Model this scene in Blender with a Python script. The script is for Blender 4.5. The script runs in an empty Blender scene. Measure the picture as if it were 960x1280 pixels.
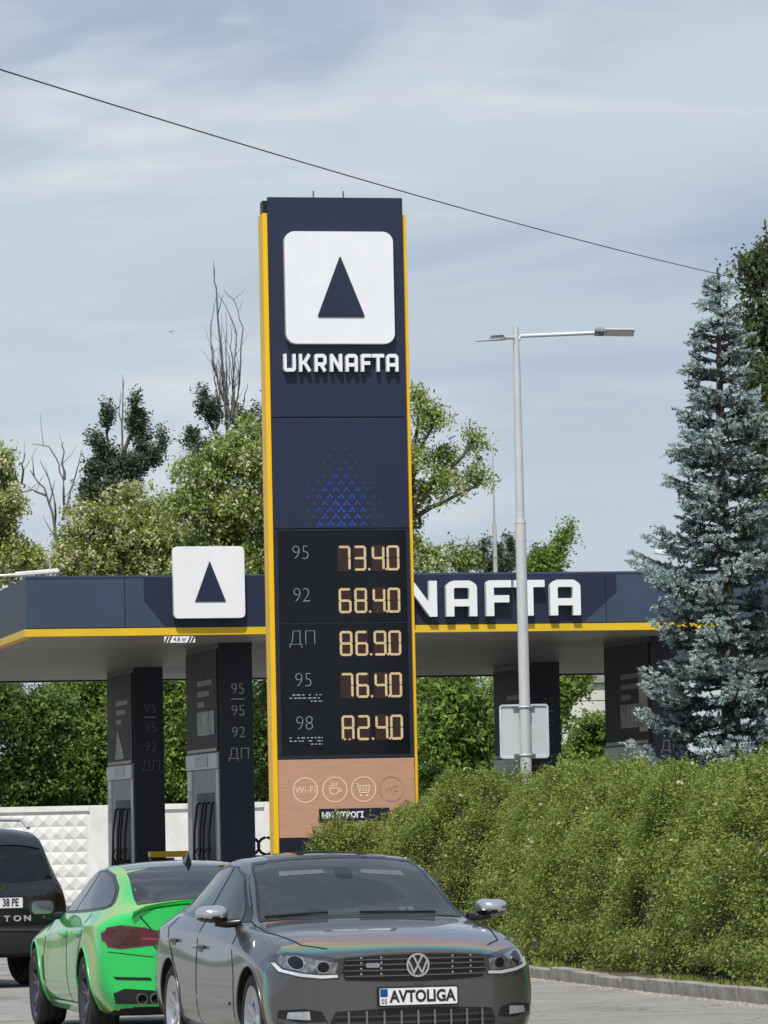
import bpy, bmesh, math, random
import numpy as np
from mathutils import Vector, Matrix, geometry
from mathutils.bvhtree import BVHTree
R = math.radians
scene = bpy.context.scene
col = scene.collection

# ------------------------------------------------------------------ camera
PITCH, ROLL, FPX, CAMH = math.atan(405 / 5500.0), R(1.2), 5500.0, 1.55
_r0, _u0, FWD = Vector((1, 0, 0)), Vector((0, -math.sin(PITCH), math.cos(PITCH))), Vector((0, math.cos(PITCH), math.sin(PITCH)))
RGT = _r0 * math.cos(ROLL) - _u0 * math.sin(ROLL)
UPV = _r0 * math.sin(ROLL) + _u0 * math.cos(ROLL)
CAM = Vector((0, 0, CAMH))
cd = bpy.data.cameras.new('camera'); cam = bpy.data.objects.new('camera', cd); col.objects.link(cam)
cd.sensor_fit = 'VERTICAL'; cd.sensor_height = 36.0; cd.sensor_width = 27.0
cd.lens = 36.0 * FPX / 1280.0; cd.clip_start = 0.1; cd.clip_end = 3000
m = Matrix((RGT, UPV, -FWD)).transposed().to_4x4(); m.translation = CAM
cam.matrix_world = m
scene.camera = cam

# ------------------------------------------------------------------ sky, sun, exposure
SUN_EL, SUN_AZ = R(57), R(188)          # azimuth clockwise from +Y: behind the camera, a little to the left
w = bpy.data.worlds.new('World'); scene.world = w; w.use_nodes = True
nt = w.node_tree; N = nt.nodes; L = nt.links; N.clear()
def nd(t, **k):
    n = N.new(t)
    for a, b in k.items(): setattr(n, a, b)
    return n
out = nd('ShaderNodeOutputWorld'); bg = nd('ShaderNodeBackground'); bg.inputs[1].default_value = 0.11
sky = nd('ShaderNodeTexSky', sky_type='NISHITA'); sky.sun_disc = False
sky.sun_elevation = SUN_EL; sky.sun_rotation = SUN_AZ; sky.air_density = 1.0; sky.dust_density = 1.5; sky.ozone_density = 1.5
tc = nd('ShaderNodeTexCoord'); mp = nd('ShaderNodeMapping'); mp.inputs['Scale'].default_value = (2.6, 2.6, 8.0); mp.inputs['Location'].default_value = (0.35, 0.0, 0.62)
L.new(tc.outputs['Generated'], mp.inputs[0])
n1 = nd('ShaderNodeTexNoise'); n1.inputs['Scale'].default_value = 1.5; n1.inputs['Detail'].default_value = 5; n1.inputs['Roughness'].default_value = 0.52; n1.inputs['Distortion'].default_value = 0.6
L.new(mp.outputs[0], n1.inputs['Vector'])
mp2 = nd('ShaderNodeMapping'); mp2.inputs['Scale'].default_value = (3.0, 3.0, 17.0); mp2.inputs['Location'].default_value = (3.1, 1.0, 0.2)
L.new(tc.outputs['Generated'], mp2.inputs[0])
n2 = nd('ShaderNodeTexNoise'); n2.inputs['Scale'].default_value = 1.6; n2.inputs['Detail'].default_value = 5; n2.inputs['Roughness'].default_value = 0.58; n2.inputs['Distortion'].default_value = 0.4
L.new(mp2.outputs[0], n2.inputs['Vector'])
r1 = nd('ShaderNodeMapRange'); r1.inputs[1].default_value = 0.38; r1.inputs[2].default_value = 0.66; r1.inputs[3].default_value = 0.0; r1.inputs[4].default_value = 1.0; r1.interpolation_type = 'SMOOTHSTEP'
L.new(n1.outputs['Fac'], r1.inputs[0])
sep = nd('ShaderNodeSeparateXYZ'); L.new(tc.outputs['Generated'], sep.inputs[0])
wz = nd('ShaderNodeMath', operation='MULTIPLY_ADD'); L.new(n1.outputs['Fac'], wz.inputs[0]); wz.inputs[1].default_value = 0.30; L.new(sep.outputs[2], wz.inputs[2])      # cloud deck begins higher up, with a ragged edge
el_ = nd('ShaderNodeMapRange'); el_.inputs[1].default_value = 0.29; el_.inputs[2].default_value = 0.335; el_.inputs[3].default_value = 0.0; el_.inputs[4].default_value = 1.0; el_.interpolation_type = 'SMOOTHSTEP'
L.new(wz.outputs[0], el_.inputs[0])
dk0 = nd('ShaderNodeMath', operation='MULTIPLY_ADD'); L.new(r1.outputs[0], dk0.inputs[0]); dk0.inputs[1].default_value = 0.3; dk0.inputs[2].default_value = 0.12
dk = nd('ShaderNodeMath', operation='MULTIPLY_ADD'); L.new(el_.outputs[0], dk.inputs[0]); dk.inputs[1].default_value = 0.62; L.new(dk0.outputs[0], dk.inputs[2]); dk.use_clamp = True
mx0 = nd('ShaderNodeMix', data_type='RGBA'); L.new(dk.outputs[0], mx0.inputs[0]); mx0.inputs[6].default_value = (5.75, 6.4, 6.95, 1); mx0.inputs[7].default_value = (3.1, 3.95, 5.3, 1)
r2 = nd('ShaderNodeMapRange'); r2.inputs[1].default_value = 0.50; r2.inputs[2].default_value = 0.74; r2.inputs[3].default_value = 0.0; r2.inputs[4].default_value = 1.0; r2.interpolation_type = 'SMOOTHSTEP'
L.new(n2.outputs['Fac'], r2.inputs[0])
mx1 = nd('ShaderNodeMix', data_type='RGBA'); L.new(r2.outputs[0], mx1.inputs[0]); L.new(mx0.outputs[2], mx1.inputs[6]); mx1.inputs[7].default_value = (7.0, 7.45, 7.8, 1)
mx2 = nd('ShaderNodeMix', data_type='RGBA'); mx2.inputs[0].default_value = 0.90; L.new(sky.outputs[0], mx2.inputs[6]); L.new(mx1.outputs[2], mx2.inputs[7])
L.new(mx2.outputs[2], bg.inputs[0]); L.new(bg.outputs[0], out.inputs[0])
sl = bpy.data.lights.new('sun', 'SUN'); so = bpy.data.objects.new('sun', sl); col.objects.link(so)
sl.energy = 4.1; sl.angle = R(2.5); sl.color = (1.0, 0.955, 0.88)
sdir = Vector((math.sin(SUN_AZ) * math.cos(SUN_EL), math.cos(SUN_AZ) * math.cos(SUN_EL), math.sin(SUN_EL)))
so.rotation_euler = sdir.to_track_quat('Z', 'Y').to_euler(); so.location = (0, -20, 40)
vs = scene.view_settings; vs.view_transform = 'Standard'; vs.look = 'None'; vs.gamma = 1.0; vs.use_curve_mapping = False; vs.exposure = 0.0

# ------------------------------------------------------------------ helpers
def ray(px, py):
    return (FWD + RGT * ((px - 480) / FPX) + UPV * ((640 - py) / FPX))
def P(px, py, Y):
    d = ray(px, py); return CAM + d * (Y / d.y)
def G(px, py, z=0.0):
    d = ray(px, py); return CAM + d * ((z - CAMH) / d.z)

MATS = {}
def pm(name, c, rough=0.6, metal=0.0, var=0.12, scale=6.0, bump=0.0, bscale=60.0, coat=0.0, emit=None, estr=0.0, trans=0.0, ior=1.5, alpha=1.0, spec=0.5, stretch=None, film=None, c2=None):
    if name in MATS: return MATS[name]
    M = bpy.data.materials.new(name); M.use_nodes = True; t = M.node_tree; n = t.nodes; b = n['Principled BSDF']
    b.inputs['Roughness'].default_value = rough; b.inputs['Metallic'].default_value = metal
    b.inputs['Specular IOR Level'].default_value = spec; b.inputs['IOR'].default_value = ior
    if coat: b.inputs['Coat Weight'].default_value = coat; b.inputs['Coat Roughness'].default_value = 0.04
    if trans: b.inputs['Transmission Weight'].default_value = trans
    if alpha < 1: b.inputs['Alpha'].default_value = alpha
    if film: b.inputs['Thin Film Thickness'].default_value = film[0]; b.inputs['Thin Film IOR'].default_value = film[1]
    co = n.new('ShaderNodeTexCoord'); vec = co.outputs['Object']
    if stretch:
        mpn = n.new('ShaderNodeMapping'); mpn.inputs['Scale'].default_value = stretch; t.links.new(vec, mpn.inputs[0]); vec = mpn.outputs[0]
    nz = n.new('ShaderNodeTexNoise'); nz.inputs['Scale'].default_value = scale; nz.inputs['Detail'].default_value = 6; nz.inputs['Roughness'].default_value = 0.6
    t.links.new(vec, nz.inputs['Vector'])
    rp = n.new('ShaderNodeValToRGB'); el = rp.color_ramp.elements
    lo = c2 if c2 else [x * (1 - var) for x in c]; hi = c if c2 else [min(1, x * (1 + var)) for x in c]
    el[0].position = 0.32; el[0].color = (*lo, 1); el[1].position = 0.68; el[1].color = (*hi, 1)
    t.links.new(nz.outputs['Fac'], rp.inputs[0]); t.links.new(rp.outputs[0], b.inputs['Base Color'])
    if emit:
        b.inputs['Emission Color'].default_value = (*emit, 1); b.inputs['Emission Strength'].default_value = estr
    if bump:
        n2_ = n.new('ShaderNodeTexNoise'); n2_.inputs['Scale'].default_value = bscale; n2_.inputs['Detail'].default_value = 4; t.links.new(vec, n2_.inputs['Vector'])
        bp = n.new('ShaderNodeBump'); bp.inputs['Strength'].default_value = bump; bp.inputs['Distance'].default_value = 0.02
        t.links.new(n2_.outputs['Fac'], bp.inputs['Height']); t.links.new(bp.outputs[0], b.inputs['Normal'])
    MATS[name] = M; return M

def leafmat(name, c_lo, c_hi, trl=0.35, rough=0.55):
    if name in MATS: return MATS[name]
    M = bpy.data.materials.new(name); M.use_nodes = True; t = M.node_tree; n = t.nodes; b = n['Principled BSDF']
    a = n.new('ShaderNodeAttribute'); a.attribute_name = 'rnd'
    rp = n.new('ShaderNodeValToRGB'); el = rp.color_ramp.elements
    el[0].color = (*c_lo, 1); el[1].color = (*c_hi, 1); t.links.new(a.outputs['Fac'], rp.inputs[0])
    b.inputs['Roughness'].default_value = rough; b.inputs['Specular IOR Level'].default_value = 0.35
    t.links.new(rp.outputs[0], b.inputs['Base Color'])
    tr = n.new('ShaderNodeBsdfTranslucent'); t.links.new(rp.outputs[0], tr.inputs[0])
    mx = n.new('ShaderNodeMixShader'); mx.inputs[0].default_value = trl
    t.links.new(b.outputs[0], mx.inputs[1]); t.links.new(tr.outputs[0], mx.inputs[2]); t.links.new(mx.outputs[0], n['Material Output'].inputs[0])
    MATS[name] = M; return M

def tag(o, label=None, cat=None, group=None, kind=None):
    for k, v in (('label', label), ('category', cat), ('group', group), ('kind', kind)):
        if v: o[k] = v
    return o
def empty(name, loc, rz=0.0, label=None, cat=None, group=None):
    o = bpy.data.objects.new(name, None); col.objects.link(o); o.location = loc; o.rotation_euler = (0, 0, rz); o.empty_display_size = 0.2
    return tag(o, label, cat, group)
def link(name, me, mat=None, parent=None, smooth=None, bevel=0.0, seg=2):
    o = bpy.data.objects.new(name, me); col.objects.link(o)
    if mat is not None:
        for mm in (mat if isinstance(mat, (list, tuple)) else [mat]): me.materials.append(mm)
    if parent is not None: o.parent = parent
    if smooth is not None:
        me.polygons.foreach_set('use_smooth', [True] * len(me.polygons)); me.set_sharp_from_angle(angle=R(smooth))
    if bevel:
        md = o.modifiers.new('bevel', 'BEVEL'); md.width = bevel; md.segments = seg; md.limit_method = 'ANGLE'; md.angle_limit = R(40)
        if smooth is None:
            me.polygons.foreach_set('use_smooth', [True] * len(me.polygons)); md.harden_normals = True
    return o
def copy_tree(o, parent=None):
    c = o.copy(); col.objects.link(c); c.parent = parent
    for ch in list(o.children): copy_tree(ch, c)
    return c

class MB:
    def __init__(s): s.v = []; s.f = []; s.mi = []
    def add(s, vs, fs, M=None, mi=0):
        o = len(s.v)
        for q in vs:
            q = Vector(q); s.v.append(tuple(M @ q if M is not None else q))
        for q in fs: s.f.append(tuple(i + o for i in q)); s.mi.append(mi)
        return s
    def box(s, a, b, M=None, mi=0):
        x0, y0, z0 = a; x1, y1, z1 = b
        return s.add([(x0, y0, z0), (x1, y0, z0), (x1, y1, z0), (x0, y1, z0), (x0, y0, z1), (x1, y0, z1), (x1, y1, z1), (x0, y1, z1)],
                     [(0, 3, 2, 1), (4, 5, 6, 7), (0, 1, 5, 4), (1, 2, 6, 5), (2, 3, 7, 6), (3, 0, 4, 7)], M, mi)
    def tube(s, pts, rad, n=8, cap=True, M=None, mi=0):
        pts = [Vector(p) for p in pts]; k = len(pts)
        if not isinstance(rad, (list, tuple)): rad = [rad] * k
        vs, fs = [], []; ref = None
        for i, p in enumerate(pts):
            d = (pts[min(i + 1, k - 1)] - pts[max(i - 1, 0)]).normalized()
            if ref is None: ref = Vector((0, 0, 1)) if abs(d.z) < 0.9 else Vector((1, 0, 0))
            a = d.cross(ref)
            if a.length < 1e-5: a = d.orthogonal()
            a.normalize(); b = d.cross(a); ref = -b if False else ref
            for j in range(n):
                t = 2 * math.pi * j / n; vs.append(p + (a * math.cos(t) + b * math.sin(t)) * rad[i])
        for i in range(k - 1):
            for j in range(n):
                q = (j + 1) % n; fs.append((i * n + j, i * n + q, (i + 1) * n + q, (i + 1) * n + j))
        if cap:
            fs.append(tuple(reversed(range(n)))); fs.append(tuple(range((k - 1) * n, k * n)))
        fs = [tuple(reversed(f)) for f in fs]
        return s.add(vs, fs, M, mi)
    def lathe(s, prof, n=24, M=None, mi=0, closed=False):          # prof: (radius, x) turned about the x axis
        vs, fs = [], []; k = len(prof)
        for (r, x) in prof:
            for j in range(n):
                t = 2 * math.pi * j / n; vs.append((x, r * math.cos(t), r * math.sin(t)))
        for i in range(k if closed else k - 1):
            for j in range(n):
                q = (j + 1) % n; i2 = (i + 1) % k; fs.append((i * n + j, i2 * n + j, i2 * n + q, i * n + q))
        return s.add(vs, fs, M, mi)
    def flat(s, polys, y0, y1, M=None, mi=0):                       # union of polygons in (x, z), from y0 (front) to y1
        vs, tris = cdt(polys); n = len(vs); edges = {}
        fs = []
        for t in tris:
            fs.append((t[0], t[1], t[2])); fs.append((t[2] + n, t[1] + n, t[0] + n))
            for a, b in ((t[0], t[1]), (t[1], t[2]), (t[2], t[0])): edges[(a, b)] = edges.get((a, b), 0) + 1
        for (a, b) in edges:
            if (b, a) not in edges: fs.append((b, a, a + n, b + n))
        return s.add([(x, y0, z) for x, z in vs] + [(x, y1, z) for x, z in vs], fs, M, mi)
    def mesh(s, name):
        me = bpy.data.meshes.new(name); me.from_pydata(s.v, [], s.f)
        if any(s.mi): me.polygons.foreach_set('material_index', s.mi)
        me.update(); return me
    def build(s, name, mat=None, parent=None, **k): return link(name, s.mesh(name), mat, parent, **k)

def ccw(p):
    a = sum(p[i][0] * p[(i + 1) % len(p)][1] - p[(i + 1) % len(p)][0] * p[i][1] for i in range(len(p)))
    return list(p) if a > 0 else list(reversed(p))
def cdt(polys, extra=()):
    vs, fs = [], []
    for p in polys:
        p = ccw(p); o = len(vs); vs += [Vector((float(q[0]), float(q[1]))) for q in p]; fs.append(list(range(o, o + len(p))))
    vs += [Vector((float(q[0]), float(q[1]))) for q in extra]
    ov, oe, of, _, _, orf = geometry.delaunay_2d_cdt(vs, [], fs, 1, 1e-6)
    tr = []
    for f, og in zip(of, orf):
        if not og: continue
        for i in range(1, len(f) - 1):
            t = (f[0], f[i], f[i + 1]); a, b, c = (ov[j] for j in t)
            ar = (b - a).cross(c - a)
            if abs(ar) < 1e-12: continue
            tr.append(t if ar > 0 else (t[0], t[2], t[1]))
    return [tuple(q) for q in ov], tr
def disc(cx, cz, r, n=16, r2=None): return [(cx + r * math.cos(2 * math.pi * i / n), cz + (r2 or r) * math.sin(2 * math.pi * i / n)) for i in range(n)]
def stroke(pts, w, closed=False, joint=8):
    o = []; k = len(pts); seg = k if closed else k - 1
    for i in range(seg):
        a, b = Vector(pts[i]), Vector(pts[(i + 1) % k]); d = (b - a)
        if d.length < 1e-7: continue
        d.normalize(); nn = Vector((-d.y, d.x)) * (w / 2)
        o.append([tuple(a + nn), tuple(a - nn), tuple(b - nn), tuple(b + nn)])
    if joint:
        for i in (range(k) if closed else range(1, k - 1)): o.append(disc(pts[i][0], pts[i][1], w / 2 * 0.998, joint))
    return o
def arc(cx, cz, r, a0, a1, n=10, r2=None): return [(cx + r * math.cos(R(a0 + (a1 - a0) * i / n)), cz + (r2 or r) * math.sin(R(a0 + (a1 - a0) * i / n))) for i in range(n + 1)]
def rrect(x0, z0, x1, z1, r, n=5):
    return arc(x1 - r, z1 - r, r, 0, 90, n) + arc(x0 + r, z1 - r, r, 90, 180, n) + arc(x0 + r, z0 + r, r, 180, 270, n) + arc(x1 - r, z0 + r, r, 270, 360, n)

def text_mesh(name, s, size, depth, sx=1.0, offset=0.0, align='CENTER'):
    cu = bpy.data.curves.new('t', 'FONT'); cu.body = s; cu.size = size; cu.extrude = depth / 2; cu.align_x = align; cu.align_y = 'CENTER'; cu.offset = offset; cu.resolution_u = 4
    o = bpy.data.objects.new('t', cu); col.objects.link(o)
    dg = bpy.context.evaluated_depsgraph_get()
    me = bpy.data.meshes.new_from_object(o.evaluated_get(dg)); bpy.data.objects.remove(o); bpy.data.curves.remove(cu)
    me.transform(Matrix.Rotation(R(90), 4, 'X') @ Matrix.Diagonal((sx, 1, 1, 1))); me.name = name
    me.materials.clear()
    return me
# ------------------------------------------------------------------ shared materials
NAVY = pm('navy_panel', (0.0095, 0.0165, 0.046), 0.5, var=0.10, scale=1.2)
NAVY2 = pm('slate_blue_panel', (0.036, 0.058, 0.100), 0.5, var=0.10, scale=1.0)
NAVYD = pm('dark_navy_cladding', (0.0065, 0.010, 0.026), 0.4, var=0.15, scale=1.5)
YEL = pm('yellow_trim', (0.86, 0.50, 0.004), 0.45, var=0.05, scale=2)
YELC = pm('canopy_yellow_trim', (0.72, 0.47, 0.012), 0.5, var=0.10, scale=1.5)
WHT = pm('white_acrylic', (0.80, 0.81, 0.83), 0.3, var=0.03, scale=3)
BLK = pm('black_plastic', (0.012, 0.012, 0.014), 0.45, var=0.2)
GALV = pm('galvanised_steel', (0.50, 0.51, 0.52), 0.48, metal=0.35, var=0.10, scale=3)
STEEL = pm('dark_steel', (0.16, 0.17, 0.18), 0.45, metal=0.6, var=0.15)
ASPH = pm('asphalt', (0.31, 0.295, 0.272), 0.92, c2=(0.22, 0.21, 0.195), scale=0.8, bump=0.6, bscale=45)

t = ASPH.node_tree; n_ = t.nodes; bs_ = n_['Principled BSDF']; src_ = bs_.inputs['Base Color'].links[0].from_socket      # cracks and oil spots
vo = n_.new('ShaderNodeTexVoronoi'); vo.feature = 'DISTANCE_TO_EDGE'; vo.inputs['Scale'].default_value = 0.42; co_ = n_.new('ShaderNodeTexCoord'); wn = n_.new('ShaderNodeTexNoise'); wn.inputs['Scale'].default_value = 2.0
ad = n_.new('ShaderNodeVectorMath'); ad.operation = 'ADD'; t.links.new(co_.outputs['Object'], ad.inputs[0]); t.links.new(co_.outputs['Object'], wn.inputs[0]); t.links.new(wn.outputs['Color'], ad.inputs[1]); t.links.new(ad.outputs[0], vo.inputs['Vector'])
mr_ = n_.new('ShaderNodeMapRange'); mr_.inputs[1].default_value = 0.0; mr_.inputs[2].default_value = 0.012; mr_.inputs[3].default_value = 0.45; mr_.inputs[4].default_value = 1.0; t.links.new(vo.outputs['Distance'], mr_.inputs[0])
on = n_.new('ShaderNodeTexNoise'); on.inputs['Scale'].default_value = 0.55; on.inputs['Detail'].default_value = 3; t.links.new(co_.outputs['Object'], on.inputs[0])
mo = n_.new('ShaderNodeMapRange'); mo.inputs[1].default_value = 0.60; mo.inputs[2].default_value = 0.72; mo.inputs[3].default_value = 1.0; mo.inputs[4].default_value = 0.62; t.links.new(on.outputs['Fac'], mo.inputs[0])
mm = n_.new('ShaderNodeMath'); mm.operation = 'MULTIPLY'; t.links.new(mr_.outputs[0], mm.inputs[0]); t.links.new(mo.outputs[0], mm.inputs[1])
mc = n_.new('ShaderNodeVectorMath'); mc.operation = 'SCALE'; t.links.new(src_, mc.inputs[0]); t.links.new(mm.outputs[0], mc.inputs['Scale']); t.links.new(mc.outputs[0], bs_.inputs['Base Color'])
# ------------------------------------------------------------------ ground
tag(MB().add([(-400, -100, 0), (400, -100, 0), (400, 700, 0), (-400, 700, 0)], [(0, 1, 2, 3)]).build('ground', ASPH), kind='structure')
KERB = [(5.5, 28.0), (4.45, 33.0), (3.36, 38.5), (2.68, 41.5), (2.0, 44.8), (1.50, 47.4), (1.0, 49.9), (0.45, 52.0), (-0.3, 53.8), (-1.2, 55.0), (-2.2, 55.6), (-2.9, 56.6), (-3.1, 58.0), (-3.0, 62.0)]
def resample(pts, step):
    pts = [Vector(p) for p in pts]; o = [pts[0].copy()]; acc = 0.0
    for a, b in zip(pts, pts[1:]):
        l = (b - a).length; t = step - acc
        while t <= l: o.append(a + (b - a) * (t / l)); t += step
        acc = (acc + l) % step
    return o
kd = resample(KERB, 0.25)
SOIL = pm('bare_soil', (0.11, 0.085, 0.055), 0.95, var=0.4, scale=5, bump=0.6, bscale=25)
bed = [(p.x, p.y) for p in kd] + [(14, 62), (14, 28)]
bv, bt = cdt([[(x + 0.08, y) for x, y in bed]])
tag(MB().add([(x, y, 0.09) for x, y in bv], bt).build('planting_bed', SOIL), kind='structure')
CONC = pm('kerb_concrete', (0.36, 0.34, 0.30), 0.95, c2=(0.17, 0.155, 0.13), scale=4, bump=0.5, bscale=50)
kr = empty('kerb', (0, 0, 0)); tag(kr, kind='structure')
ks = resample(KERB, 1.0); rnd = random.Random(4)
for a, b in zip(ks, ks[1:]):
    d = (b - a); l = d.length - 0.022; d.normalize(); nn = Vector((d.y, -d.x)); h = 0.118 + rnd.uniform(-0.022, 0.018)
    mb = MB(); q = Matrix(((d.x, nn.x, 0, a.x), (d.y, nn.y, 0, a.y), (0, 0, 1, 0), (0, 0, 0, 1)))
    mb.box((0.011, 0, -0.05), (0.011 + l, 0.15, h)); o = mb.build('kerb_stone', CONC, kr, bevel=0.012)
    o.matrix_local = q @ Matrix.Rotation(rnd.uniform(-0.02, 0.02), 4, 'Z') @ Matrix.Rotation(rnd.uniform(-0.012, 0.012), 4, 'Y')
gm = MB(); rg = random.Random(12); kf = resample(KERB[:9], 0.05)
for _ in range(1500):
    p = rg.choice(kf); d = abs(rg.gauss(0, 0.16)) + 0.02; q = rg.uniform(0.004, 0.016); x, y = p.x - d, p.y - d * 0.2; a = rg.uniform(0, 3)
    gm.add([(x + q * math.cos(a + k * 2.1), y + q * math.sin(a + k * 2.1), 0.001) for k in range(3)] + [(x, y, q * 0.9)], [(0, 1, 3), (1, 2, 3), (2, 0, 3)])
tag(gm.build('kerb_grit', pm('grit', (0.40, 0.37, 0.31), 0.95, var=0.3)), 'loose grit and dry litter lying along the foot of the kerb', 'grit', kind='stuff')
GRS = pm('rough_grass_ground', (0.06, 0.085, 0.025), 0.95, var=0.4, scale=1.5)
tag(MB().add([(-150, 110.5, 0.004), (200, 110.5, 0.004), (200, 300, 0.004), (-150, 300, 0.004)], [(0, 1, 2, 3)]).build('grass_field', GRS), kind='structure')

# ------------------------------------------------------------------ lettering
def glyph(ch):
    w, c = 0.80, 0.10
    S = lambda *p: list(p)
    g = {'U': [S((.1, 1), (.1, .16), (.17, .1), (.63, .1), (.70, .16), (.70, 1))],
         'K': [S((.1, 1), (.1, 0)), S((.1, .5), (.36, .5), (.68, .98)), S((.36, .5), (.70, .02))],
         'R': [S((.1, 0), (.1, .9), (.58, .9), (.68, .82), (.68, .50), (.58, .42), (.1, .42)), S((.40, .42), (.68, .02))],
         'N': [S((.1, 0), (.1, 1)), S((.12, .92), (.68, .08)), S((.70, 0), (.70, 1))],
         'A': [S((.1, 0), (.1, .82), (.20, .9), (.60, .9), (.70, .82), (.70, 0)), S((.1, .38), (.70, .38))],
         'F': [S((.1, 0), (.1, .9), (.66, .9)), S((.1, .48), (.60, .48))],
         'T': [S((0, .9), (.80, .9)), S((.40, .9), (.40, 0))]}[ch]
    o = []
    for s in g: o += stroke(s, 0.2)
    return o
def word(parent, s, x0, x1, z0, h, y0, y1, mat, gap=0.22):
    adv = lambda ch: {'F': 0.66, 'T': 0.80}.get(ch, 0.80); aft = lambda ch: {'F': 0.07, 'T': 0.14}.get(ch, gap)
    tot = sum(adv(c) + aft(c) for c in s) - aft(s[-1]); k = (x1 - x0) / tot; x = x0
    for ch in s:
        ps = [[(x + px * k, z0 + pz * h) for px, pz in p] for p in glyph(ch)]
        MB().flat(ps, y0, y1).build('letter', mat, parent)
        x += (adv(ch) + aft(ch)) * k

# ------------------------------------------------------------------ price totem
TY, TW = 58.5, 1.835
def tz(py): return P(420 + 0.0158 * (py - 246), py, TY).z
tb = P(420 + 12.5, 1046, TY)
tot = empty('price_totem', (tb.x + 0.022, TY, 0), R(11), 'tall navy fuel price totem with yellow side fins and lit amber prices', 'price sign')
def tu(px, py):                                   # local x on the totem's face
    xl = 337 + 0.0158 * (py - 246); wd = 166 + (py - 246) * 0.0066
    return ((px - xl) / wd - 0.5) * TW
HW = TW / 2; ztop = tz(247)
MB().box((-HW + 0.03, 0.02, 0), (HW - 0.03, 0.36, ztop - 0.10)).build('core', BLK, tot)
zs = tz(522); zd1 = tz(661); zd0 = tz(948); zw0 = tz(1046)
MB().box((-HW, -0.02, zs + 0.006), (HW, 0.04, ztop)).build('upper_panel', NAVY, tot, bevel=0.006)
MB().box((-HW, -0.02, zd1 + 0.006), (HW, 0.04, zs - 0.006)).build('pattern_panel', NAVY, tot, bevel=0.006)
for s in (-1, 1):
    x0, x1 = (HW + 0.004, HW + 0.062) if s > 0 else (-HW - 0.070, -HW - 0.004)
    MB().box((x0, 0.0 if s < 0 else 0.05, 0.02), (x1, 0.36, tz(267))).build('side_fin', YEL, tot, bevel=0.006)
    for k in range(0):
        pass
MB().box((-HW - 0.05, 0.10, tz(267)), (-HW + 0.03, 0.30, tz(250))).build('corner_bracket', BLK, tot)
for px in (397, 434):
    x = tu(px, 247); MB().tube([(x, 0.2, ztop - 0.15), (x, 0.2, tz(236))], 0.011, 6).build('lifting_rod', STEEL, tot)
# white board with the triangle
bx0, bx1, bz0, bz1 = tu(357, 360), tu(491, 360), tz(431), tz(291)
lb = MB().flat([rrect(bx0, bz0, bx1, bz1, 0.14, 7)], -0.13, -0.021).build('logo_board', WHT, tot, bevel=0.008)
def tri(cx, z0, z1, hw, r=0.03):
    pts = []
    V = [(cx - hw, z0), (cx + hw, z0), (cx, z1)]
    for i in range(3):
        a, b, c = Vector(V[i - 1]), Vector(V[i]), Vector(V[(i + 1) % 3]); d1 = (a - b).normalized(); d2 = (c - b).normalized()
        for t in (0, .25, .5, .75, 1): 
            p = (b + d1 * r) * (1 - t) ** 2 + b * 2 * t * (1 - t) + (b + d2 * r) * t * t; pts.append(tuple(p))
    return pts
MB().flat([tri(tu(425, 360), tz(398), tz(321), 0.325)], -0.142, -0.1302).build('triangle_emblem', NAVY, lb)
word(tot, 'UKRNAFTA', tu(355, 455), tu(497, 455), tz(465.5), tz(443.5) - tz(465.5), -0.115, -0.03, WHT)
# pattern of small blue triangles
PBLUE = pm('pattern_blue', (0.012, 0.07, 0.42), 0.4, var=0.25, scale=9)
PDIM = pm('pattern_dim_blue', (0.02, 0.055, 0.19), 0.4, var=0.2, scale=9)
ba, bb = MB(), MB(); rows = 13; zb = tz(655); dz = (tz(553) - tz(655)) / (rows - 1)
for r in range(rows):
    f = r / (rows - 1)
    for c in range(-6, 7):
        x = (c + 0.5 * (r % 2)) * 0.148; d = math.hypot(x / 0.60, f)
        if d > 1.02 or abs(x) > 0.8: continue
        s = 0.060 * (1.0 - 0.78 * min(1, d)) + 0.006; z = zb + r * dz
        hole = s * 0.3
        tgt = ba if d < 0.62 else bb
        tgt.flat([[(x - s, z - s * .45), (x - s * .33, z - s * .45), (x - s * .33, z + s * .1), (x - s * 0.5, z + s * .35)],
                  [(x + s, z - s * .45), (x + s * .5, z + s * .35), (x + s * .33, z + s * .1), (x + s * .33, z - s * .45)],
                  [(x - s * .33, z + s * .12), (x + s * .33, z + s * .12), (x, z + s * 1.05)]], -0.0235, -0.0205)
o = ba.build('bright_triangle_pattern', PBLUE, tot); o['kind'] = 'stuff'
o = bb.build('faint_triangle_pattern', PDIM, tot); o['kind'] = 'stuff'
# display
SCR = pm('display_glass', (0.004, 0.005, 0.008), 0.16, var=0.3, scale=2.5, spec=0.28)
disp = MB().box((-HW + 0.05, -0.012, zd0 + 0.05), (HW - 0.05, 0.04, zd1 - 0.03)).build('price_display', SCR, tot)
fr = MB()
for a, b in (((-HW, zd0), (-HW + 0.05, zd1)), ((HW - 0.05, zd0), (HW, zd1)), ((-HW + 0.05, zd0), (HW - 0.05, zd0 + 0.05)), ((-HW + 0.05, zd1 - 0.03), (HW - 0.05, zd1))):
    fr.box((a[0], -0.024, a[1] + 0.002), (b[0], 0.04, b[1] - 0.002))
zj = tz(779); fr.box((-HW + 0.051, -0.016, zj - 0.006), (HW - 0.051, 0.0, zj + 0.006))
fr.build('display_frame', pm('display_frame_paint', (0.010, 0.014, 0.026), 0.4), disp)
LED = pm('amber_led', (0.34, 0.28, 0.17), 0.5, var=0.25, scale=30, emit=(0.92, 0.64, 0.30), estr=0.32)
LEDR = pm('unlit_led_well', (0.030, 0.010, 0.006), 0.5, var=0.3, scale=30)
LAB = pm('grey_print', (0.33, 0.35, 0.37), 0.5, var=0.1)
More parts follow.
